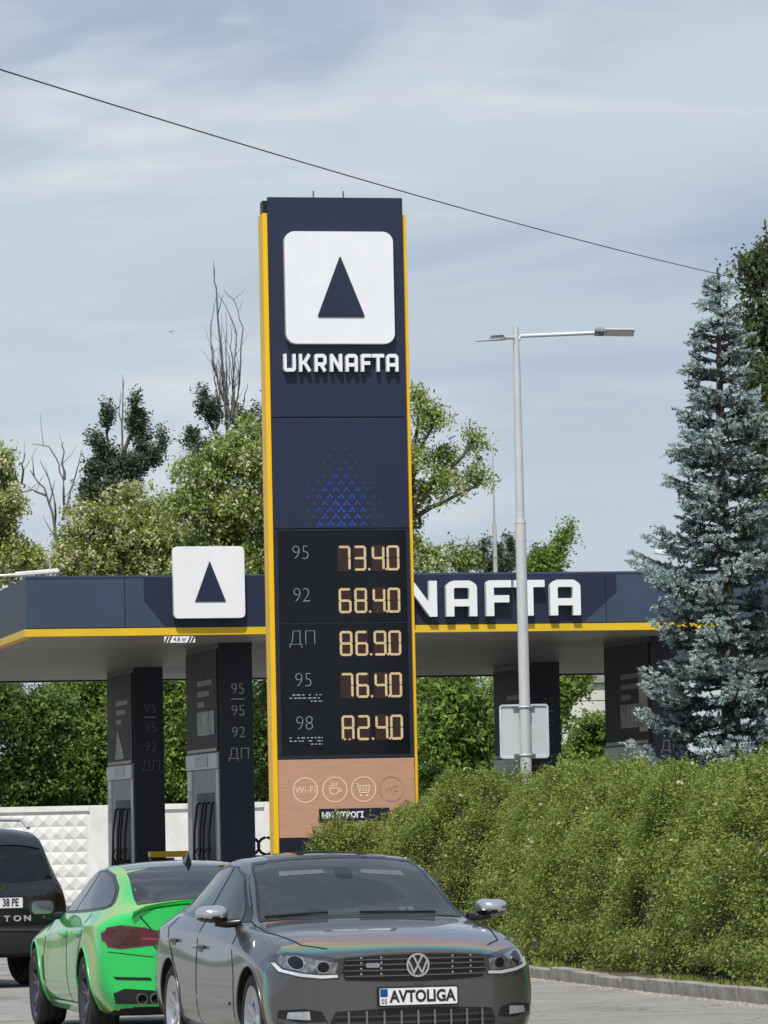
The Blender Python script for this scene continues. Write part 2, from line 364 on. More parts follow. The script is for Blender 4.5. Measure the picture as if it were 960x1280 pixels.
SEG = {'0': 'abcdef', '1': 'bc', '2': 'abged', '3': 'abgcd', '4': 'fgbc', '5': 'afgcd', '6': 'afgedc', '7': 'abc', '8': 'abcdefg', '9': 'abfgcd', 'A': 'abcefg'}
def seg_digit(ch, x, z, w, h, t):
    hx, hz = w / 2 - t / 2, h / 2 - t / 2; g = t * 0.10
    C = {'a': ((-hx, hz), (hx, hz)), 'd': ((-hx, -hz), (hx, -hz)), 'g': ((-hx, 0), (hx, 0)), 'f': ((-hx, 0), (-hx, hz)), 'b': ((hx, 0), (hx, hz)), 'e': ((-hx, -hz), (-hx, 0)), 'c': ((hx, -hz), (hx, 0))}
    o = []
    for s in SEG[ch]:
        a, b = Vector(C[s][0]), Vector(C[s][1]); d = (b - a).normalized(); n_ = Vector((-d.y, d.x)) * t / 2
        a = a + d * g; b = b - d * g; k = t * 0.42
        o.append([(x + p.x, z + p.y) for p in (a - d * k * .2, a + n_ + d * k * .6, b + n_ - d * k * .6, b + d * k * .2, b - n_ - d * k * .6, a - n_ + d * k * .6)])
    return o
rows_ = [('95', '7340', 698, 692), ('92', '6840', 751, 745), ('ДП', '8690', 804.5, 799), ('95', '7640', 857, 851), ('98', 'A240', 910, 905)]
for lab, num, cy, ly in rows_:
    xs0 = 423 + (cy - 698) * 0.022
    zc = tz(cy); hh = tz(cy - 15.6) - tz(cy + 15.6)
    for i, ch in enumerate(num):
        px = xs0 + (8, 27.5, 50.5, 69)[i]; x = tu(px, cy)
        MB().box((x - 0.088, -0.0135, zc - hh / 2 - 0.005), (x + 0.088, -0.0125, zc + hh / 2 + 0.005)).build('digit_well', LEDR, disp)
        bits = [[(x - 0.055, zc - hh / 2 + 0.004), (x - 0.030, zc - hh / 2 + 0.004), (x - 0.030, zc - hh / 2 + 0.028), (x - 0.055, zc - hh / 2 + 0.028)], [(x + 0.008, zc - hh / 2 + 0.004), (x + 0.030, zc - hh / 2 + 0.004), (x + 0.030, zc - hh / 2 + 0.026), (x + 0.008, zc - hh / 2 + 0.026)]] if ch == 'A' else []
        MB().flat(bits + seg_digit(ch, x, zc, 0.172, hh, 0.031), -0.020, -0.0138).build('digit', LED, disp)
    for px in (xs0 + 39, xs0 + 60.5):
        MB().flat([disc(tu(px, cy), zc - hh / 2 + 0.018, 0.017, 10)], -0.0215, -0.0131).build('decimal_point', LED, disp)
    me = text_mesh('fuel_grade', lab, 0.275, 0.004, 0.92, -0.009)
    me.transform(Matrix.Translation((tu(377 + (cy - 698) * 0.02, ly), -0.016, tz(ly) + 0.01))); link('fuel_grade', me, LAB, disp)
rr = random.Random(8)
for cy in (871, 924.5):
    mb = MB()
    for j in range(3):
        x = tu(362.5, cy) if j < 2 else tu(389, cy); xe = tu(404, cy)
        while x < xe:
            l = rr.uniform(0.018, 0.05)
            if rr.random() < 0.72: mb.box((x, -0.0145, tz(cy - 3 + j * 4) - 0.007), (min(x + l, xe), -0.0125, tz(cy - 3 + j * 4) + 0.008))
            x += l + rr.uniform(0.012, 0.03)
    o = mb.build('fine_print', LAB, disp); o['kind'] = 'stuff'
# wood look panel
WOOD = pm('copper_wood_panel', (0.49, 0.275, 0.175), 0.55, var=0.10, scale=5, stretch=(0.6, 1, 9))
wp = MB().box((-HW, -0.02, zw0), (HW, 0.04, zd0 - 0.006)).build('service_panel', WOOD, tot, bevel=0.004)
CRM = pm('cream_line_print', (0.80, 0.62, 0.42), 0.5, var=0.05)
CRD = pm('worn_line_print', (0.42, 0.27, 0.19), 0.5, var=0.3, scale=12)
zi = tz(987)
def icon(px, polys, mat): 
    cx = tu(px, 987); MB().flat([[(cx + x, zi + z) for x, z in p] for p in polys], -0.024, -0.0203).build('service_icon', mat, wp)
ring = stroke(arc(0, 0, 0.163, 0, 360, 32)[:-1], 0.014, True, 0)
def textpoly_icon(px, s, size, mat):
    icon(px, ring, mat)
    me = text_mesh('icon_text', s, size, 0.004, 1.0); me.transform(Matrix.Translation((tu(px, 987), -0.0225, zi))); link('icon_text', me, mat, wp)
textpoly_icon(382, 'Wi-Fi', 0.125, CRM)
cup = stroke([(-0.075, 0.02), (0.055, 0.02)], 0.013) + stroke([(-0.075, 0.02), (-0.062, -0.035), (-0.035, -0.06), (0.015, -0.06), (0.042, -0.035), (0.055, 0.02)], 0.013) + stroke([(0.05, 0.005), (0.085, 0.008), (0.088, -0.02), (0.045, -0.03)], 0.011)
for k in (-0.045, -0.01, 0.025): cup += stroke([(k, 0.035), (k - 0.01, 0.055), (k + 0.008, 0.075), (k - 0.004, 0.1)], 0.011)
icon(419, ring + cup, CRM)
cart = stroke([(-0.11, 0.075), (-0.08, 0.075), (-0.05, -0.045), (0.06, -0.045), (0.085, 0.045), (-0.07, 0.045)], 0.013) + [disc(-0.035, -0.08, 0.016, 8), disc(0.05, -0.08, 0.016, 8)]
for k in (-0.035, 0.0, 0.035): cart += stroke([(k, 0.03), (k, -0.025)], 0.011)
icon(455, ring + cart, CRM)
textpoly_icon(490, 'WC', 0.11, CRD)
bn = MB().box((tu(399, 1018), -0.030, tz(1027)), (tu(399, 1018) + 0.95, -0.0205, tz(1010.5))).build('notice_board', NAVYD, tot)
me = text_mesh('notice_text', 'МИ СТРОГІ', 0.105, 0.003, 0.95, 0.004, 'LEFT'); me.transform(Matrix.Translation((tu(402, 1018), -0.0325, tz(1019)))); link('notice_text', me, WHT, bn)
MB().box((-HW, -0.01, 0.0), (HW, 0.05, zw0 - 0.006)).build('plinth', NAVYD, tot)

# ------------------------------------------------------------------ canopy
CA = R(12)
A = P(33, 796, 66.0); cz0 = A.z                       # underside of the trim at the left corner
cz1 = P(480, 782, 67.15).z; cz2 = P(480, 719, 67.15).z
cz0 = P(480, 791, 67.15).z
can = empty('filling_station_canopy', (A.x, A.y, 0), CA, 'wide navy filling station canopy with yellow edge and raised white lettering', 'canopy')
CL, CD = 18.0, 18.8
kx = 0.0
outl = [(0, 0), (CL, 0), (CL, CD), (kx * CD, CD)]
def band(z0, z1, off, name, mat):
    # four walls of a band round the outline, pushed out by off
    o2 = [(-off, -off), (CL + off, -off), (CL + off, CD + off), (kx * CD - off, CD + off)]
    i2 = [(0.12, 0.12), (CL - 0.12, 0.12), (CL - 0.12, CD - 0.12), (kx * CD + 0.12, CD - 0.12)]
    for i, nm in enumerate(('front', 'right', 'rear', 'left')):
        j = (i + 1) % 4; q = [o2[i], o2[j], i2[j], i2[i]]
        MB().add([(x, y, z0) for x, y in q] + [(x, y, z1) for x, y in q], [(3, 2, 1, 0), (4, 5, 6, 7), (0, 1, 5, 4), (1, 2, 6, 5), (2, 3, 7, 6), (3, 0, 4, 7)]).build(name if nm != 'rear' else 'rear_edge', mat if nm != 'rear' else NAVYD, can)
band(cz1 + 0.003, cz2, 0.0, 'fascia', NAVY)
band(cz0, cz1, 0.03, 'yellow_edge', YELC)
def cu(px):                                         # local x on the fascia for a pixel column
    r_ = ray(px, 755); ex, ey = math.cos(CA), math.sin(CA)
    # CAM.xy + t r = A.xy + u e
    det = r_.x * (-ey) - r_.y * (-ex)
    bx_, by_ = A.x, A.y
    t = (bx_ * (-ey) - by_ * (-ex)) / det
    return ((r_.x * t - A.x) * ex + (r_.y * t - A.y) * ey)
def pan(xs, name='fascia_panel'):
    MB().flat([xs], -0.006, -0.0005).build(name, NAVY2, can)
u = cu
for k in range(1, 12):
    MB().box((k * 1.5 - 0.006, -0.010, cz1 + 0.012), (k * 1.5 + 0.006, -0.0065, cz2 - 0.006)).build('panel_joint', NAVYD, can)
MB().box((-0.004, -0.004, cz2 - 0.001), (CL, 0.13, cz2 + 0.03)).build('coping_strip', NAVY2, can)
pan([(0.0, cz1 + 0.02), (u(205), cz1 + 0.02), (u(180), cz2 - 0.36), (u(180), cz2 - 0.02), (0.0, cz2 - 0.02)])
pan([(u(729), cz1 + 0.02), (CL, cz1 + 0.02), (CL, cz2 - 0.02), (u(771), cz2 - 0.02), (u(771), cz2 - 0.3)])
SOFF = bpy.data.materials.new('soffit_strips'); SOFF.use_nodes = True
t_ = SOFF.node_tree; n_ = t_.nodes; b_ = n_['Principled BSDF']; b_.inputs['Roughness'].default_value = 0.45; b_.inputs['Base Color'].default_value = (0.52, 0.50, 0.46, 1)
nz_ = n_.new('ShaderNodeTexNoise'); nz_.inputs['Scale'].default_value = 0.9; nz_.inputs['Detail'].default_value = 5; rp_ = n_.new('ShaderNodeValToRGB'); rp_.color_ramp.elements[0].color = (0.24, 0.225, 0.20, 1); rp_.color_ramp.elements[0].position = 0.3; rp_.color_ramp.elements[1].color = (0.38, 0.36, 0.33, 1)
tc_ = n_.new('ShaderNodeTexCoord'); t_.links.new(tc_.outputs['Object'], nz_.inputs[0]); t_.links.new(nz_.outputs['Fac'], rp_.inputs[0]); t_.links.new(rp_.outputs[0], b_.inputs['Base Color'])
# soffit of long metal strips
sof = MB().add([(0.1, 0.1, cz0 + 0.10), (CL - .1, 0.1, cz0 + 0.10), (CL - .1, CD - .1, cz0 + 0.10), (kx * CD + .1, CD - .1, cz0 + 0.10)], [(3, 2, 1, 0)]).build('soffit', SOFF, can)
st = MB(); k = 0; yy = 0.16
while yy < CD - 0.3:
    x0 = kx * yy + 0.15
    st.box((x0, yy, cz0 + 0.03), (CL - 0.15, yy + 0.25, cz0 + 0.096)); yy += 0.30
o = st.build('soffit_strip', SOFF, sof); o['kind'] = 'stuff'
MB().add([(0.1, 0.1, cz2 - 0.12), (CL - .1, 0.1, cz2 - 0.12), (CL - .1, CD - .1, cz2 - 0.12), (kx * CD + .1, CD - .1, cz2 - 0.12)], [(0, 1, 2, 3)]).build('roof_sheet', GALV, can)
LAMPG = pm('lamp_glass_off', (0.10, 0.10, 0.10), 0.3, var=0.1)
for (fx, fy) in ((2.6, 5.0), (2.2, 12.0), (7.5, 5.0), (7.5, 12.0), (12.5, 5.0), (12.5, 12.0)):
    MB().box((fx - 0.45, fy - 0.16, cz0 + 0.035), (fx + 0.45, fy + 0.16, cz0 + 0.047)).build('recessed_lamp', LAMPG, can, bevel=0.004)
# white emblem board on the fascia
zq0, zq1 = P(259, 773.5, 66.6).z, P(259, 684, 66.6).z
cbd = MB().flat([rrect(u(215), zq0, u(304), zq1, 0.07, 5)], -0.17, -0.05).build('logo_board', WHT, can, bevel=0.01)
MB().flat([[(u(241.5), P(259, 753, 66.6).z), (u(280), P(259, 753, 66.6).z), (u(260.5), P(259, 702, 66.6).z)]], -0.182, -0.1702).build('triangle_emblem', NAVY, cbd)
MB().box((u(225), -0.05, zq0 + 0.2), (u(295), 0.0, zq1 - 0.2)).build('board_bracket', STEEL, cbd)
# raised word on the fascia; its last letter ends at pixel column 723
zl0, zl1 = P(640, 770.5, 67.6).z, P(640, 726, 67.6).z
wdt = u(723) - u(685)
word(can, 'UKRNAFTA', u(723) - wdt / 0.8 * 7.67, u(723), zl0, zl1 - zl0, -0.15, -0.03, WHT, gap=0.24)
# clearance sign
cs0 = empty('clearance_sign', tuple(P(224.5, 800, 66.4)), CA, 'small striped white height limit plate hanging under the canopy edge', 'sign')
zc_ = cs0.location.z
pl = MB().box((-0.235, -0.01, -0.04), (0.235, 0.008, 0.055)).build('plate', WHT, cs0)
for x in (-0.20, -0.15, 0.15, 0.20):
    MB().flat([[(x - 0.035, -0.038), (x - 0.008, -0.038), (x + 0.035, 0.053), (x + 0.008, 0.053)]], -0.013, -0.0105).build('warning_stripe', BLK, pl)
me = text_mesh('height_text', '4,8 м', 0.085, 0.003); me.transform(Matrix.Translation((0, -0.013, 0.008))); link('height_text', me, BLK, pl)
for x in (-0.18, 0.18): MB().tube([(x, 0.0, 0.05), (x, 0.02, cz0 - zc_ + 0.01)], 0.006, 6).build('hanger', STEEL, cs0)

# ------------------------------------------------------------------ fuel pumps in clad columns
PWHT = pm('pump_white_panel', (0.50, 0.505, 0.51), 0.4, var=0.08, scale=4)
PGRY = pm('pump_grey_panel', (0.24, 0.245, 0.25), 0.5, var=0.15, scale=4)
RUB = pm('hose_rubber', (0.012, 0.012, 0.013), 0.55)
POSTER = pm('poster_print', (0.045, 0.040, 0.036), 0.6, var=0.1, spec=0.2, c2=(0.016, 0.016, 0.018), scale=1.5)
PART = pm('poster_picture', (0.30, 0.30, 0.26), 0.45, c2=(0.03, 0.032, 0.034), scale=3.0, stretch=(2.2, 2.2, 1.2))
PGLD = pm('poster_ochre', (0.30, 0.20, 0.05), 0.35, c2=(0.05, 0.05, 0.04), scale=3)
PTXT = pm('pump_pale_print', (0.34, 0.33, 0.30), 0.5, var=0.1)
def pump(loc, label, pic):
    r = empty('fuel_pump', loc, R(14), label, 'fuel pump', 'clad fuel pumps reaching up to the canopy')
    W, D, H = 0.58, 2.6, cz0 + 0.04                  # front (narrow) end at y = 0 facing -y, dispenser side faces -x
    MB().box((0.03, 0.0, 0.15), (W, D, H)).build('cladding', NAVYD, r, bevel=0.01)
    MB().box((-0.15, -0.2, 0.0), (W + 0.15, D + 0.2, 0.15)).build('island_base', CONC, r, bevel=0.02)
    zb = 2.95
    ps = MB().box((0.006, 0.06, zb), (0.029, D - 0.08, H - 0.1)).build('poster', POSTER, r)
    M = Matrix(((0, 1, 0, 0.0), (-1, 0, 0, 0), (0, 0, 1, 0), (0, 0, 0, 1)))       # (x along the side, depth) -> local
    Q = Matrix(((0, 1, 0, 0), (-1, 0, 0, D), (0, 0, 1, 0), (0, 0, 0, 1)))
    rg = random.Random(pic); tx = MB()
    for k in range(3):
        tx.box((1.0, 0.0025, H - 0.66 - k * 0.17), (1.0 + (1.15, 0.95, 0.55)[k], 0.0055, H - 0.575 - k * 0.17), Q)
    tx.build('poster_line', pm('poster_dim_print', (0.14, 0.135, 0.12), 0.5, var=0.5, scale=14), ps)
    pts = [(0.55, zb + 0.28), (0.55, zb + 0.66), (1.32, zb + 0.66), (1.32, zb + 0.28)] if pic != 1 else [(0.50, zb + 0.10), (0.62, zb + 0.62), (0.70, zb + 0.58), (1.02, zb + 0.10)]
    MB().flat([[(a_ * 1.75, b_) for a_, b_ in pts]], 0.001, 0.0055, Q).build('poster_picture', PART, ps)
    MB().box((0.1, 0.0015, zb + 0.01), (2.44, 0.005, zb + 0.06), Q).build('poster_base_line', PGLD, ps)
    if pic == 3: MB().box((2.0, 0.0012, zb + 0.2), (2.45, 0.0052, H - 0.5), Q).build('poster_stripe', PGLD, ps)
    dsp = MB().box((-0.02, 0.05, 2.68), (0.028, D - 0.06, zb - 0.02)).build('dispenser_head', PWHT, r, bevel=0.01)
    MB().box((0.0, 0.05, 0.15), (0.028, 0.22, 2.67)).build('dispenser_jamb', PWHT, r, bevel=0.008)
    MB().box((0.0, D - 0.42, 0.15), (0.028, D - 0.06, 2.67)).build('dispenser_jamb', PWHT, r, bevel=0.008)
    MB().box((0.012, 0.225, 0.15), (0.029, D - 0.425, 2.67)).build('dispenser_face', PGRY, r)
    MB().box((0.004, 0.40, 0.4), (0.0118, 1.78, 2.30)).build('hose_bay', pm('hose_bay_dark', (0.05, 0.05, 0.052), 0.6, var=0.3, scale=3), r)
    MB().box((-0.026, 0.75, 2.72), (-0.0205, 1.75, 2.90)).build('pump_display', SCR, r)
    MB().box((-0.004, D - 0.36, 1.9), (-0.0005, D - 0.14, 2.35)).build('notice_sticker', pm('sticker_white', (.55, .55, .52), .5, c2=(.25, .27, .3), scale=9), r)
    for k in range(4):
        y = 0.42 + k * 0.36; x = -0.03 - 0.02 * (k % 2)
        MB().tube([(0.01, y, 2.15), (x, y, 2.12), (x - 0.05, y + 0.01, 1.7), (x - 0.07, y + 0.02, 1.1), (x - 0.05, y + 0.05, 0.75), (x - 0.01, y + 0.08, 0.9), (x, y + 0.06, 1.15)], 0.022, 6).build('hose', RUB, r, smooth=60)
        nz = MB(); nz.box((-0.09, y + 0.03, 1.12), (0.0, y + 0.09, 1.22)); nz.tube([(-0.06, y + 0.06, 1.18), (-0.11, y + 0.06, 1.30), (-0.04, y + 0.06, 1.42)], [0.022, 0.018, 0.012], 6)
        nz.build('nozzle', (BLK, pm('nozzle_red', (.16, .012, .012), .45), BLK, pm('nozzle_green', (.01, .06, .02), .45))[k], r)
    for k, s in enumerate(('95', '95', '92', 'ДП')):
        me = text_mesh('fuel_grade', s, 0.25, 0.004, 0.95, -0.003); me.transform(Matrix.Translation((W * 0.58, -0.004, 3.93 - k * 0.345))); link('fuel_grade', me, PTXT if pic in (2, 3) else pm('pump_dim_print', (0.13, 0.13, 0.13), 0.5), r)
        if k == 0: MB().box((W * 0.58 - 0.11, -0.004, 3.765), (W * 0.58 + 0.11, -0.001, 3.785)).build('label_rule', PTXT, r)
    return r
def pump_at(px, Y, label, pic):
    p = P(px, 900, Y); pump((p.x, Y, 0), label, pic)
pump_at(272, 70.0, 'fuel pump column with bright grade numbers beside the totem, in the front row', 2)
pump_at(165, 79.3, 'fuel pump column with dim grade numbers before the white concrete wall, set further back', 1)
pump_at(663, 80.8, 'fuel pump column behind the white lamp pole and square sign', 4)
pump_at(813, 70.8, 'fuel pump column half hidden by the blue spruce, ochre stripe on its poster', 3)
# yellow topped stand between the pumps
p = P(210, 1064, 74.5); tr_ = empty('window_washing_stand', (p.x, 74.5, 0), R(8), 'low stand with yellow top board and dark body between two fuel pumps', 'stand')
ztb = p.z
MB().box((-0.32, -0.2, ztb - 0.10), (0.34, 0.2, ztb)).build('top_board', YELC, tr_, bevel=0.01)
MB().box((-0.30, -0.1, 0.0), (0.10, 0.15, ztb - 0.11)).build('cabinet', BLK, tr_, bevel=0.01)
for x in (0.27,): MB().tube([(x, 0, 0), (x, 0, ztb - 0.1)], 0.03, 8).build('leg', GALV, tr_)
# black wrought bench frame and waste bin by the totem
p = P(323, 1040, 78.0); bn_ = empty('bicycle_rack', (p.x, 78.0, 0), R(10), 'black tubular rack of hoops in front of the concrete wall, left of the totem', 'rack')
for k in range(4):
    x = -0.42 + k * 0.28
    MB().tube([(x + 0.15 * math.cos(t), 0, 1.42 + 0.15 * math.sin(t)) for t in np.linspace(0, 2 * math.pi, 15)], 0.028, 6, cap=False).build('hoop', BLK, bn_, smooth=60)
MB().tube([(-0.5, 0, 0), (-0.5, 0, 1.45)], 0.03, 6).build('post', BLK, bn_)
MB().tube([(0.55, 0, 0), (0.45, 0, 1.5), (0.62, 0, 2.3)], 0.05, 6).build('post', BLK, bn_)
MB().box((-0.5, -0.02, 1.20), (0.55, 0.02, 1.26)).build('rail', BLK, bn_)
# ------------------------------------------------------------------ vegetation tools
def quads_obj(name, pos, nrm, tan, ln, wd, mat, parent, rndv, kind='stuff'):
    n = len(pos); b = np.cross(nrm, tan); b /= np.linalg.norm(b, axis=1)[:, None] + 1e-9
    ln = np.asarray(ln).reshape(-1, 1) * np.ones((n, 1)); wd = np.asarray(wd).reshape(-1, 1) * np.ones((n, 1))
    v = np.empty((n, 4, 3)); v[:, 0] = pos - tan * ln; v[:, 1] = pos + b * wd + nrm * wd * 0.25; v[:, 2] = pos + tan * ln; v[:, 3] = pos - b * wd + nrm * wd * 0.25
    me = bpy.data.meshes.new(name); me.vertices.add(n * 4); me.vertices.foreach_set('co', v.astype(np.float32).ravel())
    me.loops.add(n * 4); me.loops.foreach_set('vertex_index', np.arange(n * 4, dtype=np.int32))
    me.polygons.add(n); me.polygons.foreach_set('loop_start', np.arange(0, n * 4, 4, dtype=np.int32)); me.polygons.foreach_set('loop_total', np.full(n, 4, dtype=np.int32))
    me.update(calc_edges=True)
    at = me.attributes.new('rnd', 'FLOAT', 'FACE'); at.data.foreach_set('value', np.asarray(rndv, dtype=np.float32))
    o = link(name, me, mat, parent)
    if kind: o['kind'] = kind
    return o
def unit(a): return a / (np.linalg.norm(a, axis=1)[:, None] + 1e-9)
def leafy(name, centres, per, sig, size, mat, parent, rng, aspect=0.5, up=0.35, droop=0.0, kind='stuff', nb=None, nbw=0.9):
    n = len(centres) * per
    c = np.repeat(centres, per, axis=0); crnd = np.repeat(rng.normal(0, 0.16, len(centres)), per)
    pos = c + rng.normal(0, 1, (n, 3)) * np.array([sig, sig, sig * 0.75]) * np.repeat(rng.uniform(0.6, 1.35, len(centres)), per)[:, None]
    nrm = rng.normal(0, 1, (n, 3)); nrm[:, 2] = np.abs(nrm[:, 2]) * 0.8 + up
    if nb is not None: nrm = unit(nrm) + np.repeat(nb, per, axis=0) * nbw
    nrm = unit(nrm)
    tan = unit(np.cross(nrm, rng.normal(0, 1, (n, 3)))); tan[:, 2] -= droop; tan = unit(tan)
    s = size * rng.uniform(0.55, 1.45, n)
    return quads_obj(name, pos, nrm, tan, s * 0.5, s * 0.5 * aspect, mat, parent, np.clip(rng.uniform(0, 1, n) * 0.75 + 0.12 + crnd, 0, 1), kind)
def curve(a, b, rng, k=5, wob=0.12, sag=0.0):
    a, b = Vector(a), Vector(b); l = (b - a).length; o = []
    for i in range(k + 1):
        t = i / k; p = a.lerp(b, t); s = math.sin(math.pi * t)
        o.append(p + Vector((rng.normal(0, wob), rng.normal(0, wob), rng.normal(0, wob) * 0.5 - sag)) * l * s * 0.4)
    return o
BARK = pm('grey_brown_bark', (0.10, 0.08, 0.06), 0.9, var=0.35, scale=9, bump=0.8, bscale=30, stretch=(3, 3, 0.8))
DEADB = pm('dead_grey_wood', (0.13, 0.115, 0.105), 0.9, var=0.25, scale=6)

def tree(name, label, cat_group, Y, lobes, trunk_px, trunk_r, nleaf, size, mat, seed, blossom=0, bmat=None, depth=0.8, per=34, spray=0.55, droop=0.25, aspect=0.5, bark=None, upright=0.0, fork=0.5, shell=0.42, fine=0.10):
    """lobes: (px, py, rx_px, ry_px) outlines measured in the photograph, set at distance Y and given depth; each fills with leafy sprays on twigs"""
    rng = np.random.default_rng(seed); sc = Y / FPX; L3 = []
    for lb_ in lobes:
        px, py, rx, ry = lb_[:4]; c = P(px, py, Y); c.y += rng.uniform(-0.6, 0.6) * rx * sc
        L3.append((np.array(c), np.array([rx * sc, max(rx, min(ry, rx * 1.5)) * sc * depth, ry * sc])))
    tb_ = P(trunk_px, 900, Y); base = Vector((tb_.x, Y, 0)); root = empty(name, base, 0, label, 'tree', cat_group); off = np.array(base)
    cz = sum(l[0][2] for l in L3) / len(L3); zmin = min(l[0][2] - l[1][2] for l in L3)
    fz = max(1.2, zmin + (cz - zmin) * fork); cx = sum(l[0][0] for l in L3) / len(L3); cy = sum(l[0][1] for l in L3) / len(L3)
    top = np.array([base.x * 0.6 + cx * 0.4, Y * 0.6 + cy * 0.4, fz])
    tk = MB(); tk.tube(curve(np.zeros(3), top - off, rng, 6, 0.05), [trunk_r * (1.25 - 0.6 * i / 6) for i in range(7)], 9); tk.build('trunk', bark or BARK, root, smooth=80)
    lm = MB(); tot = sum(float((l[1][0] * l[1][2])) ** 0.9 for l in L3); T, D = [], []
    for (c, r) in L3:
        st_ = c - np.array([0, 0, r[2] * 0.45]); lr = trunk_r * 0.36
        lm.tube(curve(top - off, st_ - off, rng, 5, 0.16, -0.05), [lr * (1 - 0.12 * i) for i in range(6)], 6)
        k = max(5, int(nleaf / per * float(r[0] * r[2]) ** 0.9 / tot)); nbg = max(3, k // 14)
        ends = c + unit(rng.normal(0, 1, (nbg, 3)) + np.array([0, 0, 0.15])) * r * rng.uniform(0.45, 0.85, (nbg, 1))
        for e_ in ends: lm.tube(curve(st_ - off, e_ - off, rng, 4, 0.18), [lr * 0.5, lr * 0.4, lr * 0.3, lr * 0.2, lr * 0.1], 5)
        # sprays gather round the bough ends, leaving gaps between boughs
        own = ends[rng.integers(0, nbg, k)]; tip = own + rng.normal(0, 1, (k, 3)) * r * np.array([0.26, 0.26, 0.17])
        q = (tip - c) / r; ln_ = np.linalg.norm(q, axis=1)[:, None]; tip = np.where(ln_ > 1.08, c + q / ln_ * r * rng.uniform(0.8, 1.12, (k, 1)), tip)
        d = unit(unit((tip - c) / r) * 0.9 + rng.normal(0, 0.45, (k, 3)) + np.array([0, 0, upright - droop]))
        T.append(tip); D.append(d)
    o = lm.build('limbs', bark or BARK, root, smooth=80); o['kind'] = 'stuff'
    T = np.vstack(T) - off; D = np.vstack(D); K = len(T); sl_ = spray * rng.uniform(0.5, 1.3, K)
    tw = MB()
    for a, d, l in list(zip(T, D, sl_))[::2]: tw.tube([a - d * l * 0.5, a + d * l * 0.5], [0.012, 0.004], 3, cap=False)
    o = tw.build('twigs', bark or BARK, root); o['kind'] = 'stuff'
    n = K * per; t = rng.uniform(-0.5, 0.5, (n, 1)); c = np.repeat(T, per, 0) + np.repeat(D * sl_[:, None], per, 0) * t + rng.normal(0, 1, (n, 3)) * fine * (1.1 - 0.8 * np.abs(t))
    c[:, 2] -= droop * 0.35 * (t[:, 0] + 0.5) ** 2 * np.repeat(sl_, per)
    nrm = unit(rng.normal(0, 0.7, (n, 3)) + np.repeat(D, per, 0) * 0.35 + np.array([0, -0.15, 0.75]))
    tan = unit(np.cross(nrm, rng.normal(0, 1, (n, 3)))); tan[:, 2] -= droop; tan = unit(tan); sz = size * rng.uniform(0.55, 1.4, n)
    quads_obj('crown', c, nrm, tan, sz * 0.5, sz * 0.5 * aspect, mat, root, np.clip(rng.uniform(0, 1, n) * 0.7 + 0.15 + np.repeat(rng.normal(0, 0.17, K), per), 0, 1))
    if blossom:
        k = int(K * blossom); pk = rng.choice(K, k); pp = T[pk] + D[pk] * (sl_[pk] * 0.3)[:, None]; m_ = 8
        pos = np.repeat(pp, m_, 0) + rng.normal(0, 1, (k * m_, 3)) * np.array([0.05, 0.05, 0.10]) + np.array([0, -0.08, -0.06])
        nr = unit(rng.normal(0, 0.6, (k * m_, 3)) + np.array([0, -0.4, 0.4])); ta = unit(np.cross(nr, rng.normal(0, 1, (k * m_, 3))))
        quads_obj('blossom', pos, nr, ta, size * 0.42, size * 0.3, bmat, root, rng.uniform(0, 1, k * m_))
    return root

ACA = leafmat('locust_leaf', (0.15, 0.20, 0.04), (0.42, 0.48, 0.12), 0.35)
ACA2 = leafmat('locust_leaf_green', (0.12, 0.18, 0.035), (0.38, 0.46, 0.11), 0.35)
POP = leafmat('poplar_leaf', (0.05, 0.075, 0.045), (0.13, 0.165, 0.10), 0.25)
MAP_ = leafmat('maple_leaf', (0.085, 0.15, 0.025), (0.29, 0.41, 0.08), 0.42)
MAPD = leafmat('dark_maple_leaf', (0.06, 0.11, 0.025), (0.22, 0.31, 0.07), 0.4)
OAK = leafmat('dark_broad_leaf', (0.05, 0.075, 0.03), (0.14, 0.18, 0.065), 0.3)
BLO = leafmat('cream_blossom', (0.46, 0.46, 0.24), (0.66, 0.65, 0.42), 0.3)
BG = 'trees behind the filling station'
tree('locust_tree', 'flowering locust tree with cream blossom above the left end of the canopy', BG, 116.7, [(118, 670, 48, 40), (175, 650, 48, 44), (150, 700, 70, 40), (95, 705, 30, 26), (215, 690, 45, 45)], 150, 0.22, 29899, 0.115, ACA, 11, 1.5, BLO, aspect=0.42, droop=0.55, spray=0.75, per=40, fine=0.11)
tree('locust_tree', 'flowering locust tree with bright crown between emblem board and totem', BG, 110, [(262, 590, 42, 40), (305, 560, 36, 48), (240, 640, 40, 40), (290, 645, 48, 48), (330, 600, 30, 60), (270, 700, 60, 40), (330, 690, 40, 50)], 290, 0.22, 36800, 0.115, ACA2, 12, 0.6, BLO, aspect=0.42, droop=0.55, spray=0.75, per=40, fine=0.11)
tree('locust_tree', 'airy locust tree behind the totem reaching out to its right', BG, 103.3, [(430, 540, 60, 70), (400, 620, 60, 70), (522, 490, 14, 26), (540, 525, 24, 22), (516, 570, 20, 30), (560, 568, 26, 16), (590, 545, 20, 12), (555, 600, 26, 16), (598, 600, 24, 13), (525, 640, 22, 42), (540, 690, 36, 30), (575, 705, 26, 18)], 470, 0.22, 23286, 0.105, ACA2, 13, 0.35, BLO, aspect=0.42, droop=0.55, spray=0.75, per=40, fine=0.11)
tree('locust_tree', 'pale locust tree with sparse flowering sprays at the far left', BG, 100, [(2, 590, 16, 24), (12, 635, 22, 14), (20, 695, 34, 20), (0, 670, 20, 22), (-40, 640, 40, 60), (45, 700, 18, 10)], -30, 0.22, 13799, 0.115, ACA, 14, 1.4, BLO, aspect=0.42, droop=0.55, spray=0.75, per=40, fine=0.11)
